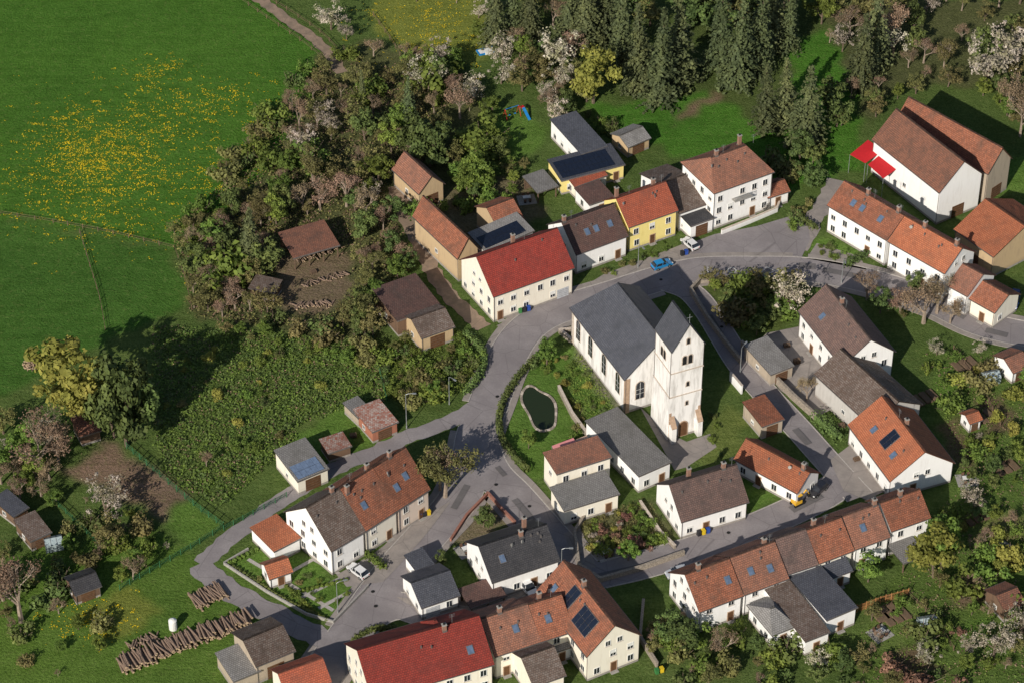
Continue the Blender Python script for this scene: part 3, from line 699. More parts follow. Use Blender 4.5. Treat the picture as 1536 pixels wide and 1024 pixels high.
def spruce(seed,h=20,R=3.7,droop=.35):
    rnd=random.Random(seed); mb=MB(); mb.prism((0,0,-.3),(0,0,h*.97),h*.016,.03,BARK,6)
    C=[];Nn=[]
    lev=int(h*2.0)
    for i in range(lev):
        t=i/lev; z=h*(.07+.93*t); r=R*(1-t)**.85*rnd.uniform(.7,1.15)+.15
        nb=int(6+8*(1-t))
        for k in range(nb):
            a=rnd.uniform(0,6.283); rr=r*rnd.uniform(.65,1.2); ns=max(2,int(rr/.42))
            for s_ in range(ns):
                f_=(s_+.6)/ns; x=rr*f_
                for q in range(2):
                    off=.22*(1-f_*.5)
                    C.append((math.cos(a)*x+rnd.gauss(0,off),math.sin(a)*x+rnd.gauss(0,off),z-droop*x*f_+rnd.gauss(0,.12)))
                    Nn.append((math.cos(a)*.55+rnd.gauss(0,.35),math.sin(a)*.55+rnd.gauss(0,.35),.8+rnd.gauss(0,.25)))
    C=np.array(C);Nn=np.array(Nn);Nn/=np.linalg.norm(Nn,axis=1)[:,None]
    mb.quads(C,Nn,.25,L_SPR,.75); return mb.mesh("spruce_mesh")
def bush(seed,mat,nl=650,leaf=.11):
    rnd=random.Random(seed); mb=MB()
    for k in range(7): mb.prism((rnd.gauss(0,.1),rnd.gauss(0,.1),-.1),(rnd.gauss(0,.6),rnd.gauss(0,.6),rnd.uniform(.9,1.6)),.05,.015,BARK,4)
    for k in range(9):
        c=np.array([rnd.gauss(0,.55),rnd.gauss(0,.55),rnd.uniform(.3,1.35)]); n=nl//9; v=rng.normal(size=(n,3)); v/=np.linalg.norm(v,axis=1)[:,None]
        nr=v+rng.normal(size=(n,3))*.4+np.array([0,0,.3]); nr/=np.linalg.norm(nr,axis=1)[:,None]
        P_=c+v*rng.uniform(.25,.65,n)[:,None]; P_[:,2]=np.maximum(P_[:,2],.03)
        mb.quads(P_,nr,leaf,mat)
    return mb.mesh("bush_mesh")
LIB={}
LIB['green']=[(broad(s,L_GREEN,wid=w),10) for s,w in((1,1),(2,1.15),(3,.85))]
LIB['dark']=[(broad(s,L_DARK,wid=w),10) for s,w in((4,1),(5,1.2),(6,.8))]
LIB['yel']=[(broad(s,L_YEL,wid=w),10) for s,w in((7,1.1),(8,.9))]
LIB['olive']=[(broad(s,L_OLV,wid=w,nleaf=40,leaf=.18),10) for s,w in((17,1.1),(18,.9),(19,1))]
LIB['blossom']=[(broad(s,L_BLO,wid=w,nleaf=40,leaf=.14),10) for s,w in((9,1.05),(10,1.2))]
LIB['bare']=[(bare(s,L_BUD,nl=10,sz=.10),9.5) for s in(11,12,13)]
LIB['baregreen']=[(bare(s,L_OLV,nl=22,sz=.12),9.5) for s in(14,15)]
LIB['spruce']=[(spruce(21),20),(spruce(22,R=3.2),20),(spruce(23,R=4.2,droop=.45),20)]
LIB['bushg']=[(bush(31,L_GREEN),2),(bush(32,L_GREEN),2)]
LIB['bushd']=[(bush(33,L_DARK),2),(bush(34,L_OLV),2)]
LIB['bushy']=[(bush(35,L_YEL),2)]
LIB['bushr']=[(bush(36,L_RED),2)]
LIB['bushw']=[(bush(37,L_BLO),2)]
NAMES={'green':'broadleaf_tree','dark':'broadleaf_tree','yel':'willow_tree','olive':'broadleaf_tree','blossom':'blossoming_fruit_tree','bare':'bare_tree','baregreen':'budding_tree','spruce':'spruce_tree'}
EXC=[GP(q) for q in([(408,392),(520,384),(535,425),(500,470),(418,475)],[(95,700),(165,655),(285,742),(338,792),(290,825),(236,778)],[(440,640),(560,600),(600,650),(520,690),(440,690)],[(740,160),(795,165),(825,215),(770,235)])]
def plant(kind,x,y,h,wf=1.0):
    me,hh=random.choice(LIB[kind]); o=bpy.data.objects.new(NAMES.get(kind,'garden_bush'),me); scene.collection.objects.link(o)
    s=h/hh; o.location=(x,y,0); o.scale=(s*wf*random.uniform(.9,1.1),s*wf*random.uniform(.9,1.1),s); o.rotation_euler=(random.gauss(0,.03),random.gauss(0,.03),random.uniform(0,6.28)); return o
def T(kind,u,v,h,wf=1.0): p=G(u,v); plant(kind,p.x,p.y,h,wf)
for k,u,v,h,w in [
 ('spruce',742,70,17,1),('spruce',765,55,19,1),('spruce',795,62,18,1),('spruce',852,62,19,1.1),('spruce',880,75,21,1),('spruce',905,60,22,1),('spruce',935,100,22,1.1),('spruce',962,135,22,1.1),('spruce',990,155,24,1.15),('spruce',1018,130,24,1.1),
 ('spruce',1078,110,24,1.1),('spruce',1102,132,23,1.15),('spruce',1128,110,22,1.1),('spruce',1160,70,22,1.1),('spruce',1182,78,18,1),('spruce',1150,198,17,1.1),('spruce',1178,192,17,1.1),('spruce',1207,216,20,1.15),
 ('spruce',1290,132,19,1.1),('spruce',1312,100,20,1),('spruce',1275,20,18,1),('bare',1330,75,17,.8),('spruce',1060,30,20,1),
 ('spruce',612,188,12,1),('spruce',374,402,15,1.2),('spruce',545,160,9,1),('dark',190,668,21,.75),('dark',172,655,17,.8),('dark',205,650,16,.8),
 ('yel',112,628,17,1.15),('yel',135,640,14,1.1),('bare',62,712,19,1.0),('bare',88,695,13,1),('bare',32,932,18,1),('bare',5,900,12,1),('bare',200,868,8,1),
 ('blossom',160,780,10,1),('olive',165,825,8,1),('blossom',1478,128,14,1.1),('blossom',1500,110,12,1),('bare',1515,175,14,1),('bare',1530,205,12,1),('blossom',497,45,8,1.1),('blossom',520,60,6,1),('blossom',497,200,8,1),('blossom',642,135,9,1.2),
 ('blossom',845,105,11,1.1),('bare',862,90,10,1),('blossom',838,190,7,1.1),('bare',822,165,7,1),('blossom',1180,470,9,1.1),('blossom',1460,760,6,1.2),('blossom',1490,985,8,1.1),('blossom',1530,960,8,1),
 ('yel',890,155,14,.9),('baregreen',668,745,15,1.0),('bare',660,735,13,1),('bare',690,178,11,1.2),('bare',1385,485,11,1.5),('bare',1405,470,11,1.4),('bare',1350,470,8,1.2),('bare',1425,485,8,1.2),('bare',1300,450,9,1),('bare',1210,600,7,1.1),('bare',1085,985,8,1.2),('yel',1400,865,12,1),('green',1412,850,11,.9),('green',1302,872,6,1),
 ('green',566,285,9,1),('dark',645,250,11,1.2),('dark',620,235,10,1),('green',716,285,9,1.1),('green',700,290,7,1),('green',820,548,6,1),('green',793,672,4.5,1),('green',655,595,4,1),('green',942,840,4.5,1),('bare',450,200,12,.8),('bare',440,170,9,.8),
 ('dark',1218,280,6,1.2),('dark',1200,240,7,1.2),('dark',1255,190,8,1),('dark',1022,975,7,1.3),('dark',1005,960,6,1.2),('dark',725,790,4.5,1.2),('dark',662,848,3.5,.8),
 ('dark',1320,470,6,1),('dark',1370,440,5,1),('baregreen',405,330,9,1),('baregreen',470,280,11,1.2),('bare',480,315,10,1.2),('bare',455,318,9,1.1),('bare',520,310,11,1.2),('bare',550,325,9,1.1),('bare',575,345,8,1),
 ('olive',545,485,9,1),('bare',545,400,7,.8),('olive',560,505,7,1),('bare',310,700,5,1),('dark',348,330,8,.8),('bare',330,360,9,1),('bare',290,380,8,1)]: T(k,u,v,h,w)
def scatter(poly,n,kinds,h0,h1,md=2.2,clear=.6):
    wp=GP(poly); xs_=[p.x for p in wp];ys_=[p.y for p in wp]; got=[]; t=0
    while len(got)<n and t<n*30:
        t+=1; x=random.uniform(min(xs_),max(xs_));y=random.uniform(min(ys_),max(ys_))
        if not inpoly(x,y,wp) or any(inpoly(x,y,q) for q in EXC): continue
        if any((x-a)**2+(y-b)**2<md*md for a,b in got): continue
        if roaddist(x,y)<clear+ .2*h0: continue
        cl=.5+h0*.25
        if any(inpoly(x+dx,y+dy,f_) for f_ in FOOT for dx,dy in((cl,0),(-cl,0),(0,cl),(0,-cl),(0,0))): continue
        got.append((x,y)); plant(random.choice(kinds),x,y,random.uniform(h0,h1),random.uniform(.9,1.3))
S=scatter
mixw=['dark','bare','olive','green','olive','bare','baregreen','bare','baregreen','bushg','green']
S([(480,85),(560,70),(700,110),(725,150),(690,190),(640,240),(600,275),(560,300),(540,330),(500,330),(420,330),(360,330),(300,340),(360,300),(430,215),(450,150)],66,mixw+['blossom'],3.5,8,2.9)
S([(262,375),(300,340),(420,330),(420,350),(405,400),(390,440),(410,480),(330,480),(290,470),(285,420)],30,mixw,3.5,7.5,2.8)
S([(530,330),(600,330),(640,400),(570,430),(550,500),(510,500),(510,480),(545,430)],18,['olive','bare','dark','baregreen','green'],3,6.5,2.8)
S([(400,485),(540,500),(560,560),(470,540),(400,520),(330,500)],16,['green','olive','bushg','bare','bushd'],2,4,2.4)
S([(240,370),(470,85),(500,90),(300,390)],28,['bushd','bushg','bare','olive'],2,4.5,2)
S([(770,70),(860,95),(890,150),(860,190),(800,170),(740,120)],20,['dark','blossom','olive','green','bare','bare'],4,8,2.6)
S([(900,0),(1240,0),(1230,50),(900,60)],12,['dark','olive','bare'],6,12,3.4)
S([(730,0),(900,0),(900,40),(730,50)],8,['spruce','bare','olive'],9,14,3.2)
S([(1225,0),(1560,-20),(1560,120),(1440,110),(1350,125),(1290,180),(1235,210)],48,['dark','bare','olive','bare','blossom','green','baregreen'],4,9.5,3.2)
S([(1290,170),(1340,140),(1480,130),(1540,130),(1540,200),(1420,120),(1340,160),(1300,200)],12,['dark','olive','green'],3,6,2.6)
S([(690,215),(740,170),(760,230),(825,225),(790,255),(770,300),(700,300),(675,260)],22,['green','dark','bushg','olive','green'],2.5,6,2)
S([(1380,520),(1560,540),(1560,770),(1450,740),(1435,660),(1385,580)],42,['bushg','bushd','green','bushy','blossom','dark'],1,4,2)
S([(1380,590),(1440,690),(1400,620)],6,['dark','bushd'],3,5,2)
S([(1400,770),(1560,770),(1560,900),(1420,900),(1380,850)],24,['green','bushg','olive','dark','bushy','bare'],1.5,5,2.2)
S([(1290,900),(1560,880),(1560,1040),(1290,1040)],34,['green','bushg','bushd','blossom','olive','bushr','bare'],1,5,2.2)
S([(970,920),(1050,940),(1150,970),(1300,990),(1300,1040),(980,1040)],28,['bushd','dark','olive','bushg','blossom','bare'],2,4.5,2)
S([(0,640),(110,680),(95,720),(60,760),(0,740)],14,['bare','olive','green','blossom','bare'],3,7,2.4)
S([(80,740),(130,740),(240,790),(260,840),(180,880),(100,840)],18,['bushg','blossom','bushd','green','bare'],1.2,4,2.2)
S([(0,830),(100,840),(90,920),(0,950)],10,['olive','bushd','bare'],2,5,2.5)
S([(0,950),(150,930),(170,1010),(0,1040)],7,['bushd','bare','green'],1.5,3.5,3)
S([(230,500),(540,530),(560,600),(430,660),(330,720),(250,680)],32,['bushg','bushd','bushg','bushy'],.8,2.0,2.4)
S([(575,520),(690,495),(720,540),(690,590),(620,612),(575,595)],42,['bushg','bushd','olive','bushg'],1.2,3.2,1.6)
S([(808,530),(858,530),(930,640),(905,680),(850,660),(870,620),(820,560)],26,['bushg','bushd','bushy'],.7,1.7,1.4)
S([(1045,425),(1200,425),(1185,480),(1130,505),(1095,480)],34,['dark','bushg','bushd','olive','green'],1.8,5,1.9)
S([(870,775),(960,755),(1005,820),(920,850),(880,830)],36,['bushg','bushy','bushr','bushw','bushd','bushg'],.6,2,1.5)
S([(640,330),(700,300),(790,290),(720,330),(650,330)],8,['bushg','green','olive'],1.5,3.5,1.8)
S([(600,310),(640,320),(650,400),(625,390)],6,['bushg','olive'],2,4,1.8)
S([(1180,330),(1240,290),(1240,330),(1215,370),(1190,380)],12,['bushd','bushg'],1,2.6,1.5)
S([(1290,420),(1370,430),(1390,470),(1350,480),(1300,450)],14,['bushd','bare','olive'],2,5,2)
S([(560,-30),(740,-30),(720,60),(600,30)],6,['blossom','green','bare'],3,5,3)
S([(1150,250),(1240,180),(1250,260),(1200,300)],10,['dark','bushd','olive'],2.5,5,2)
S([(350,860),(470,850),(560,900),(500,930)],10,['bushg','bushd'],.7,1.3,2)
S([(535,965),(573,945),(630,955),(600,980)],12,['bushg','bushd'],.7,1.6,1.6)
S([(870,170),(930,190),(920,210),(880,190)],6,['bushg','bushd'],1.5,3,1.6)
S([(1060,620),(1100,640),(1080,690),(1045,690)],4,['bushg','bushd'],.8,1.6,2)
S([(905,410),(1000,372),(1005,380),(912,415)],7,['bushg','bushd'],.8,1.5,1.6)
S([(1215,368),(1290,380),(1270,402),(1215,390)],6,['bushg','bushd'],.7,1.5,1.6)
def weeds(name,poly,n,mat,sz,hmax=.6):
    wp=GP(poly); xs_=[p.x for p in wp];ys_=[p.y for p in wp]; C=[]; t=0
    while t<n*6:
        t+=1
        if len(C)>=n*6: break
        cx,cy=random.uniform(min(xs_),max(xs_)),random.uniform(min(ys_),max(ys_))
        if not inpoly(cx,cy,wp) or any(inpoly(cx,cy,q) for q in EXC) or any(inpoly(cx,cy,f_) for f_ in FOOT) or roaddist(cx,cy)<.7: continue
        for q in range(5): C.append((cx+random.gauss(0,.4),cy+random.gauss(0,.4),random.uniform(.05,hmax)))
    C=np.array(C); nr=rng.normal(size=C.shape)*.5+np.array([0,0,1]); nr/=np.linalg.norm(nr,axis=1)[:,None]
    mb=MB(); mb.quads(C,nr,sz,mat); mb.obj(name)
RG=[(230,490),(560,510),(590,590),(520,640),(430,670),(330,760),(250,720),(230,640)]
weeds("undergrowth",RG,2600,L_GREEN,.15)
weeds("undergrowth",RG,1500,L_DARK,.15,.7)
weeds("undergrowth",RG,500,L_BUD,.12,.5)
BP=[(262,370),(480,90),(700,110),(640,240),(600,480),(400,490),(290,480)]
weeds("undergrowth",BP,2200,L_OLV,.16)
weeds("undergrowth",BP,1500,L_BUD,.13)
GP_=[(1380,520),(1700,560),(1700,1100),(1290,1050),(1290,960),(1340,880),(1410,780),(1440,700)]
weeds("undergrowth",GP_,1500,L_GREEN,.12,.3)
weeds("undergrowth",GP_,900,L_BUD,.12,.3)
weeds("undergrowth",[(570,520),(690,495),(720,540),(690,590),(620,612),(575,595)],900,L_GREEN,.13,.5)
weeds("flower_bed_planting",[(845,560),(862,600),(885,640),(930,630),(870,520)],220,L_GREEN,.12,.4)
weeds("flower_bed_planting",[(870,775),(970,750),(1010,820),(920,850),(880,830)],320,L_OLV,.12,.4)
YM=plain("dandelion_petals",(.75,.55,.02),.8,.2)
mb=MB(); C=[]
for (u,v,su,sv,n) in((120,215,40,28,420),(170,260,45,32,480),(130,250,70,60,300),(205,195,40,30,260),(320,155,40,18,230),(310,250,40,45,240),(235,105,30,12,120),(60,280,50,30,140),(640,40,50,30,350),(180,340,90,12,120),(140,930,40,20,120)):
    k=0
    while k<n:
        uu,vv=random.gauss(u,su),random.gauss(v,sv)
        if uu>460 and v<400 and u<400: k+=1; continue
        p=G(uu,vv); cl=random.choice((1,1,1,2,4,9)); k+=1
        for q in range(cl): C.append((p.x+random.gauss(0,.5),p.y+random.gauss(0,.3),.09))
C=np.array(C); nr=rng.normal(size=C.shape)*.15+np.array([0,0,1]); nr/=np.linalg.norm(nr,axis=1)[:,None]
mb.quads(C,nr,.10,YM); mb.obj("dandelions")
# ---------------------------------------------------------------- walls, fences, hedges
def wall(name,pts,h,th,m,cap=None):
    w=[p.xy.to_3d() for p in GP(pts)]; mb=MB()
    for i in range(len(w)-1):
        a,b_=w[i],w[i+1]; d=(b_-a); L=d.length; ang=math.atan2(d.y,d.x)
        R=lambda x,y,z,a=a,ang=ang:(a.x+x*math.cos(ang)-y*math.sin(ang),a.y+x*math.sin(ang)+y*math.cos(ang),z)
        mb.box(0,L+th*.4,-th/2,th/2,-.1,h+.003*i,m,R)
        if cap: mb.box(-.02,L+.02+th*.4,-th/2-.06,th/2+.06,h+.003*i+.002,h+.08+.003*i,cap,R)
    return mb.obj(name)
def fence(name,pts,h=1.1,m=None,net=None,step=2.5):
    m=m or M_WOOD; w=catmull([p.xy.to_3d() for p in GP(pts)],step); mb=MB()
    for i,p in enumerate(w):
        mb.box(p.x-.06,p.x+.06,p.y-.06,p.y+.06,-.1,h+random.uniform(-.05,.08),m)
        if i<len(w)-1:
            q=w[i+1]
            for z in(.45*h,.85*h): mb.prism((p.x,p.y,z),(q.x,q.y,z),.035,.035,m,4)
            if net:
                n=8
                for k in range(n):
                    a=p.lerp(q,(k+.5)/n); mb.prism((a.x,a.y,.05),(a.x,a.y,h*.95),.018,.018,net,3)
    return mb.obj(name)
def hedge(name,pts,h,wd,mat=None,den=60):
    mat=mat or L_DARK; w=catmull([p.xy.to_3d() for p in GP(pts)],.8); C=[];Nn=[]
    for p in w:
        for k in range(den):
            x=random.uniform(-1,1);y=random.uniform(-1,1);z=random.uniform(0,1)
            f_=random.choice((0,1,2))
            if f_==0:x=math.copysign(1,x)
            elif f_==1:y=math.copysign(1,y)
            else:z=1
            C.append((p.x+x*wd/2+random.gauss(0,.07),p.y+y*wd/2+random.gauss(0,.07),z*h*random.uniform(.9,1.05))); Nn.append((x+random.gauss(0,.4),y+random.gauss(0,.4),z+random.gauss(0,.4)))
    C=np.array(C);Nn=np.array(Nn);Nn/=np.linalg.norm(Nn,axis=1)[:,None]
    mb=MB(); mb.quads(C,Nn,.15,mat)
    for i in range(len(w)-1): mb.prism((w[i].x,w[i].y,h*.4),(w[i+1].x,w[i+1].y,h*.4),wd*.33,wd*.33,mat,6)
    return mb.obj(name)
fence("meadow_fence",[(0,322),(80,335),(170,352),(262,374)],1.1,step=3)
fence("meadow_fence",[(120,350),(135,400),(150,450),(158,495)],1.0,step=3)
fence("meadow_fence",[(262,374),(278,420),(288,465)],1.1,step=3)
fence("track_fence",[(345,-10),(400,28),(450,62),(482,88)],1.1,step=3); fence("track_fence",[(385,-10),(430,16),(480,50),(505,75)],1.1,step=3)
fence("paddock_fence",[(560,25),(585,60),(600,85)],1.2,step=2.5)
GN=plain("green_wire",(.04,.14,.06),.6)
fence("green_net_fence",[(190,672),(240,715),(290,758),(336,792)],1.6,GN,GN,2)
fence("green_net_fence",[(336,792),(300,815),(240,850),(180,885)],1.4,GN,GN,2)
fence("green_net_fence",[(430,745),(380,772),(336,795)],1.3,GN,GN,2)
fence("green_net_fence",[(78,750),(120,790),(160,830)],1.3,GN,GN,2)
FP=plain("fence_panel_orange",(.42,.2,.08),.8)
fence("wooden_panel_fence",[(1285,918),(1320,905),(1362,893)],1.8,FP,FP,.9)
fence("garden_fence",[(1362,893),(1400,930),(1430,975)],1.2,step=2)
fence("garden_fence",[(1430,525),(1470,580),(1500,640)],1.2,step=2)
fence("garden_fence",[(560,510),(570,560),(580,600)],1.2,GN,GN,2)
hedge("clipped_hedge",[(802,540),(772,575),(752,612),(750,648),(765,680),(790,706)],1.3,1.0)
hedge("clipped_hedge",[(812,535),(800,552)],1.3,1.0)
hedge("clipped_hedge",[(700,590),(722,560),(724,530),(700,505)],1.4,1.2)
hedge("clipped_hedge",[(548,830),(575,852)],1.2,1.2,L_GREEN)
hedge("clipped_hedge",[(1270,400),(1300,385)],1.6,1.2); hedge("clipped_hedge",[(1222,345),(1190,322)],1.2,1)
hedge("clipped_hedge",[(540,985),(532,962),(560,945),(590,943)],.9,.9)
hedge("clipped_hedge",[(1225,630),(1258,660)],2.2,2.5)
hedge("clipped_hedge",[(345,845),(385,825)],.6,.5,L_GREEN); hedge("clipped_hedge",[(440,890),(520,870)],.5,.4,L_GREEN); hedge("clipped_hedge",[(430,880),(480,925)],.5,.4,L_GREEN); hedge("clipped_hedge",[(350,850),(420,895),(490,930)],.5,.4,L_DARK)
wall("low_garden_wall",[(336,846),(400,888),(460,922),(500,934)],.6,.25,M_CONC)
wall("low_garden_wall",[(500,934),(545,888),(552,880)],.6,.25,M_CONC); wall("low_garden_wall",[(336,846),(372,825)],.6,.25,M_CONC)
gp=MB()
for a_,b_ in(((372,838),(500,915)),((410,872),(470,838)),((450,897),(520,862)),((478,912),(540,878)),((470,838),(540,878))):
    a=G(*a_);b=G(*b_);d=(b-a).normalized();n=Vector((-d.y,d.x,0))*.35
    gp.face([(*(q.xy),.03+.004*len(gp.f)) for q in(a-n,b-n,b+n,a+n)],M_KERB)
gp.obj("garden_paths")
RS=plain("red_sandstone",(.32,.15,.11),.9)
wall("sandstone_garden_wall",[(676,812),(700,775),(732,742)],.7,.3,RS,RS)
wall("sandstone_garden_wall",[(732,742),(752,765),(772,785)],.7,.3,RS,RS)
wall("churchyard_wall",[(838,585),(858,625),(880,655)],1.2,.4,M_STONE,M_PALE)
wall("churchyard_wall",[(858,515),(840,500),(870,497)],1.0,.45,M_STONE,M_PALE)
wall("churchyard_wall",[(1050,425),(1036,440),(1060,480),(1090,520),(1110,545)],1.3,.4,M_STONE,M_STONE)
wall("churchyard_wall",[(1050,425),(1120,421),(1195,424)],.8,.4,M_STONE,M_STONE)
wall("roadside_wall",[(1112,520),(1150,560),(1190,600),(1235,640)],1.5,.4,M_STONE,M_STONE)
wall("roadside_wall",[(868,850),(900,872),(960,855),(1025,832)],1.0,.4,M_STONE,M_STONE)
wall("roadside_wall",[(868,850),(862,800),(880,772)],1.0,.4,M_STONE,M_STONE)
wall("roadside_wall",[(960,755),(990,800),(1012,822)],.8,.35,M_STONE,M_PALE)
wall("roadside_wall",[(965,905),(960,960),(985,1000)],1.2,.35,M_STONE,M_STONE)
wall("white_garden_wall",[(1095,570),(1112,590)],2,.3,wallmat('white'),M_PALE)
wall("entrance_stairs_wall",[(1082,352),(1125,335),(1165,318),(1172,300)],1.1,.3,wallmat('white'),M_PALE)
mb=MB()
s0=G(1128,322)
for k in range(9): mb.box(k*.45,4.05,0,2.2,-.1,.2+k*.2,M_CONC,lambda x,y,z:(s0.x+x*.9-y*.42,s0.y+x*.42+y*.9,z))
mb.obj("villa_entrance_stairs")
def blob(c,rx,ry,n=32,sk=.35):
    out=[]
    for k in range(n):
        a=2*math.pi*k/n; r=1+.08*math.sin(3*a+1)+.05*math.sin(5*a); out.append((c.x+rx*r*math.cos(a)-sk*ry*math.sin(a),c.y+ry*r*math.sin(a)))
    return out
mw,nt,b=newmat("pond_water"); b.inputs["Base Color"].default_value=(.02,.03,.012,1); b.inputs["Roughness"].default_value=.08; b.inputs["Specular IOR Level"].default_value=.35
bump(nt,b,noise(nt,geopos(nt),1.5,3),.1,.05)
pc=G(809,612); e=empty("garden_pond",(pc.x,pc.y,0)); z0=Vector((0,0))
mb=MB(); inn=blob(z0,2.6,5.8,sk=.22); out=blob(z0,3.05,6.3,sk=.22)
mb.face([(x,y,.05) for x,y in inn],mw); mb.obj("water",e)
mb=MB()
for k in range(32):
    j=(k+1)%32; mb.slab([(*inn[k],.16),(*inn[j],.16),(*out[j],.16),(*out[k],.16)],.2,M_STONE if k%3 else M_PALE)
mb.obj("stone_rim",e)
# ---------------------------------------------------------------- street furniture / vehicles
def lamp(u,v,h=7.5,a=0):
    p=G(u,v); mb=MB(); mb.prism((0,0,0),(0,0,h),.09,.05,M_METAL,8); mb.prism((0,0,0),(0,0,.8),.14,.12,M_METAL,8)
    mb.prism((0,0,h),(.5,0,h+.25),.045,.04,M_METAL,6); mb.prism((.5,0,h+.25),(1.3,0,h+.3),.04,.04,M_METAL,6)
    mb.box(1.2,1.9,-.14,.14,h+.22,h+.36,M_METAL); mb.box(1.25,1.85,-.1,.1,h+.19,h+.218,M_FRAME)
    mb.obj("street_lamp",None,p,a)
for u,v,h,a in((610,642,8,0),(674,606,6.5,-.8),(507,919,7,.3),(842,868,7,0),(957,402,5.5,-1),(1110,560,6,1),(1262,425,6,-1.5)): lamp(u,v,h,a)
def paint(n,c): 
    m=plain(n,c,.25,.05,spec=.6); m.node_tree.nodes["Principled BSDF"].inputs["Coat Weight"].default_value=.6; return m
def car(name,f,bk,col,van=False):
    f=G(*f);bk=G(*bk);d=f-bk;ang=math.atan2(d.y,d.x);c=(f+bk)/2
    m=paint("car_paint_"+col,{'blue':(.02,.25,.55),'white':(.75,.75,.75),'navy':(.015,.04,.16),'black':(.02,.02,.025),'silver':(.4,.42,.45)}[col])
    e=empty(name,(c.x,c.y,.1),ang); L=4.9 if van else 4.2; Wd=1.85 if van else 1.75; hh=1.9 if van else 1.48
    prof=[(-L/2,.35),(-L/2,.85),(-L/2+.08,1.0 if not van else 1.15),(L/2-1.15,.98),(L/2-.25,.80),(L/2,.6),(L/2,.35)]
    if van: prof[3]=(L/2-1.0,1.15);prof[4]=(L/2-.2,.95)
    mb=MB(); y=Wd/2
    def side(pr,y0,m):
        n=len(pr)
        for k in range(n):
            j=(k+1)%n; mb.face([(pr[k][0],-y0[k],pr[k][1]),(pr[j][0],-y0[j],pr[j][1]),(pr[j][0],y0[j],pr[j][1]),(pr[k][0],y0[k],pr[k][1])],m)
        mb.face([(p[0],-yy,p[1]) for p,yy in zip(pr,y0)],m); mb.face([(p[0],yy,p[1]) for p,yy in zip(pr,y0)],m)
    side(prof,[y*.93,y,y,y,y*.96,y*.86,y*.86],m)
    zb=prof[2][1]-.02; xr=-L/2+.1; xf=L/2-1.15 if not van else L/2-1.0
    g=[(xr,zb),(xr+.35 if not van else xr+.1,hh-.08),(xr+.6 if not van else xr+.25,hh),(xf-.85,hh),(xf-.6,hh-.06),(xf+.02,zb)]
    side(g,[y*.94,y*.78,y*.74,y*.74,y*.78,y*.92],M_GLASS)
    mb.box(xr+.5,xf-.8,-y*.76,y*.76,hh-.02,hh+.035,m)
    for px_ in(xr+.15,-.25,xf-.35):
        for s_ in(-1,1): mb.prism((px_,s_*y*.95,zb),(px_*.75,s_*y*.79,hh-.03),.05,.05,m,4)
    mb.box(-L/2-.04,-L/2+.1,-y*.85,y*.85,.35,.55,M_DARK);mb.box(L/2-.1,L/2+.04,-y*.8,y*.8,.33,.5,M_DARK)
    R_=plain("tail_lamp",(.5,.02,.02),.3);
    for s_ in(-1,1): mb.box(-L/2-.02,-L/2+.1,s_*y*.78-.12,s_*y*.78+.12,.68,.88,R_); mb.box(L/2-.18,L/2+.0,s_*y*.68-.15,s_*y*.68+.15,.6,.74,M_FRAME); mb.box(xf-.25,xf-.1,s_*(y+.08)-.07,s_*(y+.08)+.07,zb,zb+.14,m)
    mb.obj("body",e)
    wb=MB()
    for x in(-L/2+.8,L/2-.85):
        for s_ in(-1,1): wb.prism((x,s_*(y-.2),.32),(x,s_*(y+.01),.32),.32,.32,M_DARK,14,True); wb.prism((x,s_*(y-.1),.32),(x,s_*(y+.02),.32),.18,.18,M_METAL,10,True)
    wb.obj("wheels",e)
car("parked_car",(1008,396),(977,406),'blue'); car("parked_car",(1024,361),(1045,379),'white'); car("parked_car",(522,849),(552,871),'white')
car("parked_van",(802,898),(778,870),'white',True); car("parked_van",(1516,473),(1525,438),'navy',True); car("parked_car",(1215,748),(1238,728),'black'); car("parked_car",(1002,866),(1030,858),'silver')
def bins(u,v,cols):
    p=G(u,v)
    for i,c in enumerate(cols):
        mb=MB(); m=plain("bin_plastic_%s"%c,{'y':(.7,.5,.03),'g':(.05,.2,.06),'b':(.03,.08,.35),'k':(.03,.03,.035)}[c],.5)
        mb.box(-.28,.28,-.34,.34,.1,.95,m); mb.box(-.31,.31,-.4,.36,.952,1.06,m); mb.prism((-.3,.3,.1),(.3,.3,.1),.1,.1,M_DARK,8,True); mb.obj("wheelie_bin",None,(p.x+i*.8,p.y+i*.35,.1),.4)
bins(622,778,'ybky'); bins(780,470,'gkb'); bins(1048,803,'kyb'); bins(1245,608,'gg'); bins(720,884,'kb'); bins(1023,384,'kb'); bins(985,1010,'gy')
e=empty("mini_excavator",G(1196,755),.6); YP=paint("excavator_paint",(.75,.42,.02)); mb=MB()
for s_ in(-1,1): mb.box(-1.1,1.1,s_*.6-.2,s_*.6+.2,.02,.5,M_DARK)
mb.box(-1,.5,-.7,.7,.52,1.15,YP); mb.box(-.3,.5,-.6,.3,1.15,2.2,M_GLASS); mb.box(-.35,.55,-.65,.35,2.2,2.3,YP)
mb.prism((.5,.1,1),(1.9,.1,2.3),.13,.1,YP,6); mb.prism((1.9,.1,2.3),(2.6,.1,1.0),.1,.08,YP,6); mb.box(2.3,2.8,-.2,.4,.5,1.0,M_DARK); mb.obj("body",e)
RF=plain("red_awning_fabric",(.50,.02,.025),.7,.1); PK=plain("pink_awning_fabric",(.70,.28,.28),.8,.1)
def awning(name,pts,h0,h1,m):
    p=[G(pts[0][0],pts[0][1],h0),G(pts[1][0],pts[1][1],h0),G(pts[2][0],pts[2][1],h1),G(pts[3][0],pts[3][1],h1)]; mb=MB(); mb.slab([tuple(q) for q in p],.05,m)
    for q in p: mb.prism((q.x,q.y,0),(q.x,q.y,q.z),.05,.05,M_METAL,6)
    mb.obj(name)
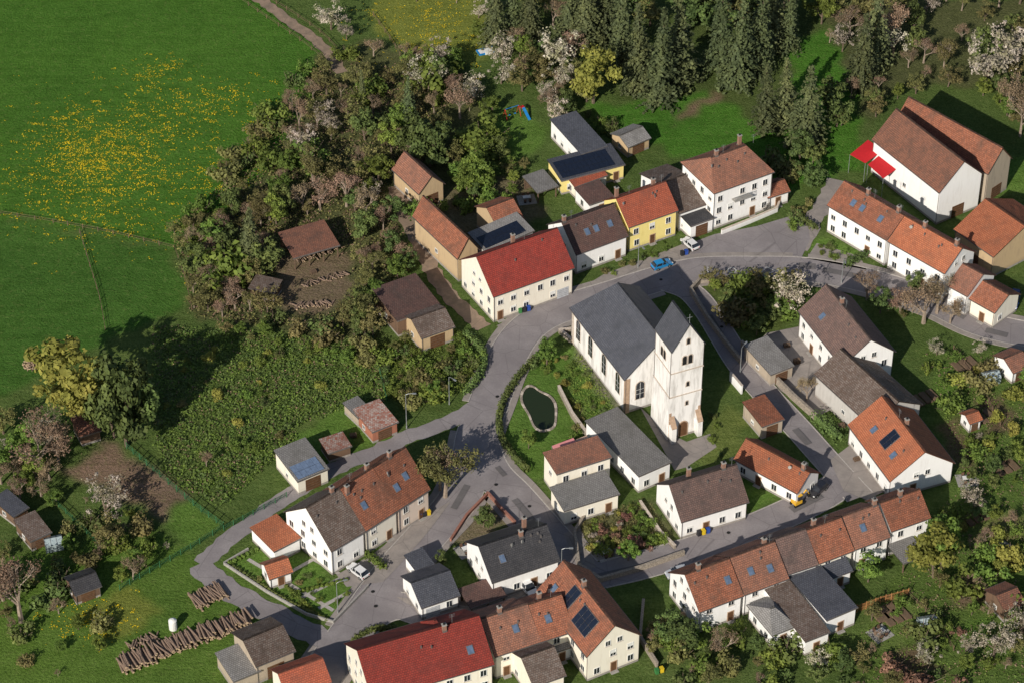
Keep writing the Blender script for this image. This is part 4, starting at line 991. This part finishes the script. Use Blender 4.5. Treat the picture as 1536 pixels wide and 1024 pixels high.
awning("red_awning",[(1275,232),(1298,245),(1325,226),(1302,210)],4.6,5.4,RF); awning("red_awning",[(1302,247),(1325,268),(1350,250),(1327,227)],4.6,5.4,RF)
awning("garden_awning",[(828,668),(833,683),(868,670),(860,656)],2.5,2.7,PK); awning("garden_awning",[(860,660),(868,672),(888,664),(880,652)],2.4,2.6,plain("beige_fabric",(.55,.38,.3),.8))
LB=plain("log_bark",(.27,.19,.14),.95,c2=(.15,.105,.08),scale=6); LE=plain("log_cut_end",(.55,.41,.26),.9)
def logpile(name,a,b,n,L,r,layers,skew=.12):
    a=G(*a);b=G(*b);d=(b-a);Lt=d.length;d.normalize();nn=Vector((-d.y,d.x,0)); mb=MB()
    for k in range(n):
        t=(k+.5)/n; c=a+d*Lt*t; z=random.randrange(layers); c=c+Vector((0,0,r+z*r*1.7)); dd=(nn+d*random.gauss(0,skew)+Vector((0,0,random.gauss(0,.03)))).normalized(); c=c+nn*random.gauss(0,.3)
        l=L*random.uniform(.8,1.1); rr=r*random.uniform(.7,1.2)
        mb.prism(c-dd*l/2,c+dd*l/2,rr,rr*.85,LB,7); mb.prism(c-dd*(l/2+.01),c-dd*(l/2-.05),rr*.95,rr*.95,LE,7,True); mb.prism(c+dd*(l/2-.05),c+dd*(l/2+.01),rr*.8,rr*.8,LE,7,True)
    mb.obj(name)
logpile("log_pile",(180,1000),(375,928),210,3.4,.19,4); logpile("log_pile",(290,905),(335,885),60,3.6,.17,3); logpile("log_pile",(192,970),(236,955),24,2,.15,2,.6)
logpile("firewood_stack",(445,395),(505,375),90,1.2,.12,9,.05); logpile("firewood_stack",(440,462),(500,455),30,1.6,.15,2,.8); logpile("firewood_stack",(1130,545),(1150,562),30,1,.12,6,.05)
logpile("firewood_stack",(455,430),(520,410),20,1.8,.13,2,1.0)
mb=MB(); c=G(48,548)
for k in range(220):
    a=random.uniform(0,6.28); r=random.uniform(0,1.6); z=random.uniform(0,1.7*(1-r/2)); q=Vector((c.x+r*math.cos(a),c.y+r*math.sin(a),z+.1)); dd=Vector((random.gauss(0,1),random.gauss(0,1),random.gauss(0,.3))).normalized()*.3
    mb.prism(q-dd,q+dd,.09,.08,LE if random.random()<.4 else LB,5,True)
mb.obj("firewood_heap")
mb=MB(); BL=plain("blue_plastic",(.02,.22,.55),.5); c=G(729,78)
mb.box(-1.9,1.9,-1.0,1.0,.02,.35,BL); mb.box(-1.6,1.6,-.75,.75,.352,.37,M_FRAME); mb.box(-.6,1.0,-1.2,-1.02,.02,.7,M_FRAME); mb.obj("paddling_pool",None,(c.x,c.y,0),.4)
mb=MB()
for s_ in(-1,1):
    mb.prism((-1.6,s_*.9,0),(-1.6,0,2.3),.06,.06,RF,6); mb.prism((1.6,s_*.9,0),(1.6,0,2.3),.06,.06,RF,6)
mb.prism((-1.6,0,2.3),(1.6,0,2.3),.06,.06,BL,6)
for x in(-.8,.5): mb.prism((x,0,2.3),(x,0,.6),.02,.02,M_DARK,4);mb.prism((x+.4,0,2.3),(x+.4,0,.6),.02,.02,M_DARK,4);mb.box(x-.02,x+.44,-.15,.15,.55,.6,BL)
mb.slab([(2.2,-.3,1.6),(2.8,-.3,1.6),(2.8,-3,.2),(2.2,-3,.2)],.08,BL); mb.box(2.1,2.9,-.3,.6,1.4,1.5,RF); mb.prism((2.2,.5,0),(2.2,.5,1.4),.05,.05,M_METAL); mb.prism((2.8,.5,0),(2.8,.5,1.4),.05,.05,M_METAL)
c=G(768,175); mb.obj("playground_swing_and_slide",None,(c.x,c.y,0),.5)
mb=MB(); mb.prism((0,0,0),(0,0,1.9),.7,.7,M_FRAME,14,True); mb.prism((0,0,1.9),(0,0,2.2),.7,.25,M_FRAME,14,True); c=G(260,942); mb.obj("water_tank",None,(c.x,c.y,0))
BS=plain("bed_soil",(.16,.11,.07),.95)
for u,v in((1380,610),(1465,640),(1335,940),(1455,790),(1320,935),(1500,715),(1440,560)):
    c=G(u,v); mb=MB(); 
    for k in range(3):
        mb.box(k*1.6,k*1.6+1.2,0,3,-.05,.35,M_WOOD); mb.box(k*1.6+.08,k*1.6+1.12,.08,2.92,.352,.37,BS)
    mb.obj("raised_bed",None,(c.x,c.y,0),.5)
def patio(u,v,a):
    c=G(u,v); mb=MB(); mb.box(-1.8,1.8,-1.6,1.6,-.05,.06,M_CONC); mb.box(-.8,.8,-.45,.45,.72,.78,M_FRAME)
    for x in(-.7,.7):
        for y in(-.35,.35): mb.box(x-.04,x+.04,y-.04,y+.04,.06,.72,M_METAL)
    for x,y in((-.5,-.9),(.5,-.9),(-.5,.9),(.5,.9)): mb.box(x-.25,x+.25,y-.25,y+.25,.42,.48,M_SHUT); mb.box(x-.25,x+.25,y+(.2 if y>0 else -.25),y+(.25 if y>0 else -.2),.48,.95,M_SHUT); mb.box(x-.2,x+.2,y-.2,y+.2,.06,.42,M_DARK)
    mb.obj("patio_table_set",None,(c.x,c.y,0),a)
for u,v,a in((1085,715,.2),(1320,950,.6),(1450,720,.1),(700,825,.5),(790,300,.2),(910,830,.4),(1500,820,.8)): patio(u,v,a)
GL=plain("greenhouse_glass",(.35,.42,.43),.15,.2,spec=.7)
def greenhouse(u,v,a):
    c=G(u,v); mb=MB()
    for x0 in range(3):
        mb.box(x0+.04,x0+.96,0,.03,.1,1.7,GL); mb.box(x0+.04,x0+.96,2.2,2.23,.1,1.7,GL)
        mb.slab([(x0+.04,-.03,1.7),(x0+.96,-.03,1.7),(x0+.96,1.1,2.35),(x0+.04,1.1,2.35)],.03,GL); mb.slab([(x0+.04,2.26,1.7),(x0+.96,2.26,1.7),(x0+.96,1.12,2.35),(x0+.04,1.12,2.35)],.03,GL)
    for x0 in range(4):
        for y in(0,2.23): mb.prism((x0,y,0),(x0,y,1.7),.03,.03,M_METAL,4)
        mb.prism((x0,0,1.72),(x0,1.11,2.4),.03,.03,M_METAL,4); mb.prism((x0,2.23,1.72),(x0,1.11,2.4),.03,.03,M_METAL,4)
    mb.face([(3,0,0),(3,2.2,0),(3,2.2,1.7),(3,1.11,2.35),(3,0,1.7)],GL); mb.face([(0,0,0),(0,2.2,0),(0,2.2,1.7),(0,1.11,2.35),(0,0,1.7)],GL)
    mb.obj("greenhouse",None,(c.x,c.y,0),a)
for u,v,a in((1478,580,.3),(70,830,.3),(1380,950,.2)): greenhouse(u,v,a)
def pallets(u,v,a,n):
    c=G(u,v); mb=MB()
    for k in range(n):
        z=k*.16
        for q in range(5): mb.box(-.6,.6,-.4+q*.18,-.28+q*.18,z+.12,z+.14,M_WOOD)
        for q in(-.55,0,.5): mb.box(q,q+.1,-.4,.44,z,z+.118,M_WOOD)
    mb.obj("pallet_stack",None,(c.x,c.y,.1),a)
for u,v,a,n in((1195,545,.3,6),(1215,575,.9,3),(1180,520,.2,4),(530,655,.2,4),(470,410,.5,3),(660,360,.4,5),(1285,690,.4,3),(700,390,.2,4),(940,300,.2,3),(1262,640,.2,4)): pallets(u,v,a,n)
def panels(name,A,B,h,nx,ny,rise,off=(.6,.6)):
    a=G(*A,h);b=G(*B,h);d=b-a;ang=math.atan2(d.y,d.x); mb=MB()
    for i in range(nx):
        for j in range(ny):
            x=off[0]+i*1.04;y=off[1]+j*1.68; z0=.1+rise*y;z1=.1+rise*(y+1.6)
            mb.slab([(x,y,z0),(x+1.01,y,z0),(x+1.01,y+1.64,z1),(x,y+1.64,z1)],.05,M_SOLAR,M_DARK)
    mb.obj(name,None,(a.x,a.y,h),ang)
panels("solar_panels",(842,272),(938,247),3.6,11,3,.6/7); panels("solar_panels",(728,378),(802,346),5.2,9,2,.8/6)
M_SOLAR=plain("blue_roof_glazing",(.16,.22,.33),.2,spec=.7); panels("glazed_roof_panels",(446,722),(494,702),3.4,5,2,.9/8.5,(.4,.3))
# ---------------------------------------------------------------- light
EL=math.radians(29); S_=Vector((-.45,-.89)).normalized()
sd_=Vector((S_.x*math.cos(EL),S_.y*math.cos(EL),math.sin(EL)))
sl_=bpy.data.lights.new("sun",'SUN'); sl_.energy=5.0; sl_.angle=math.radians(.5); sl_.color=(1,.93,.83)
so=bpy.data.objects.new("sun",sl_); scene.collection.objects.link(so); so.rotation_euler=sd_.to_track_quat('Z','Y').to_euler()
w=bpy.data.worlds.new("World"); scene.world=w; w.use_nodes=True; nt=w.node_tree; bg=nt.nodes["Background"]; bg.inputs[1].default_value=.075
st=nt.nodes.new("ShaderNodeTexSky"); st.sky_type='NISHITA'; st.sun_disc=False; st.sun_elevation=EL; st.sun_rotation=math.atan2(S_.x,S_.y); nt.links.new(st.outputs[0],bg.inputs[0])
scene.view_settings.view_transform='Standard'; scene.view_settings.look='None'; scene.view_settings.exposure=0
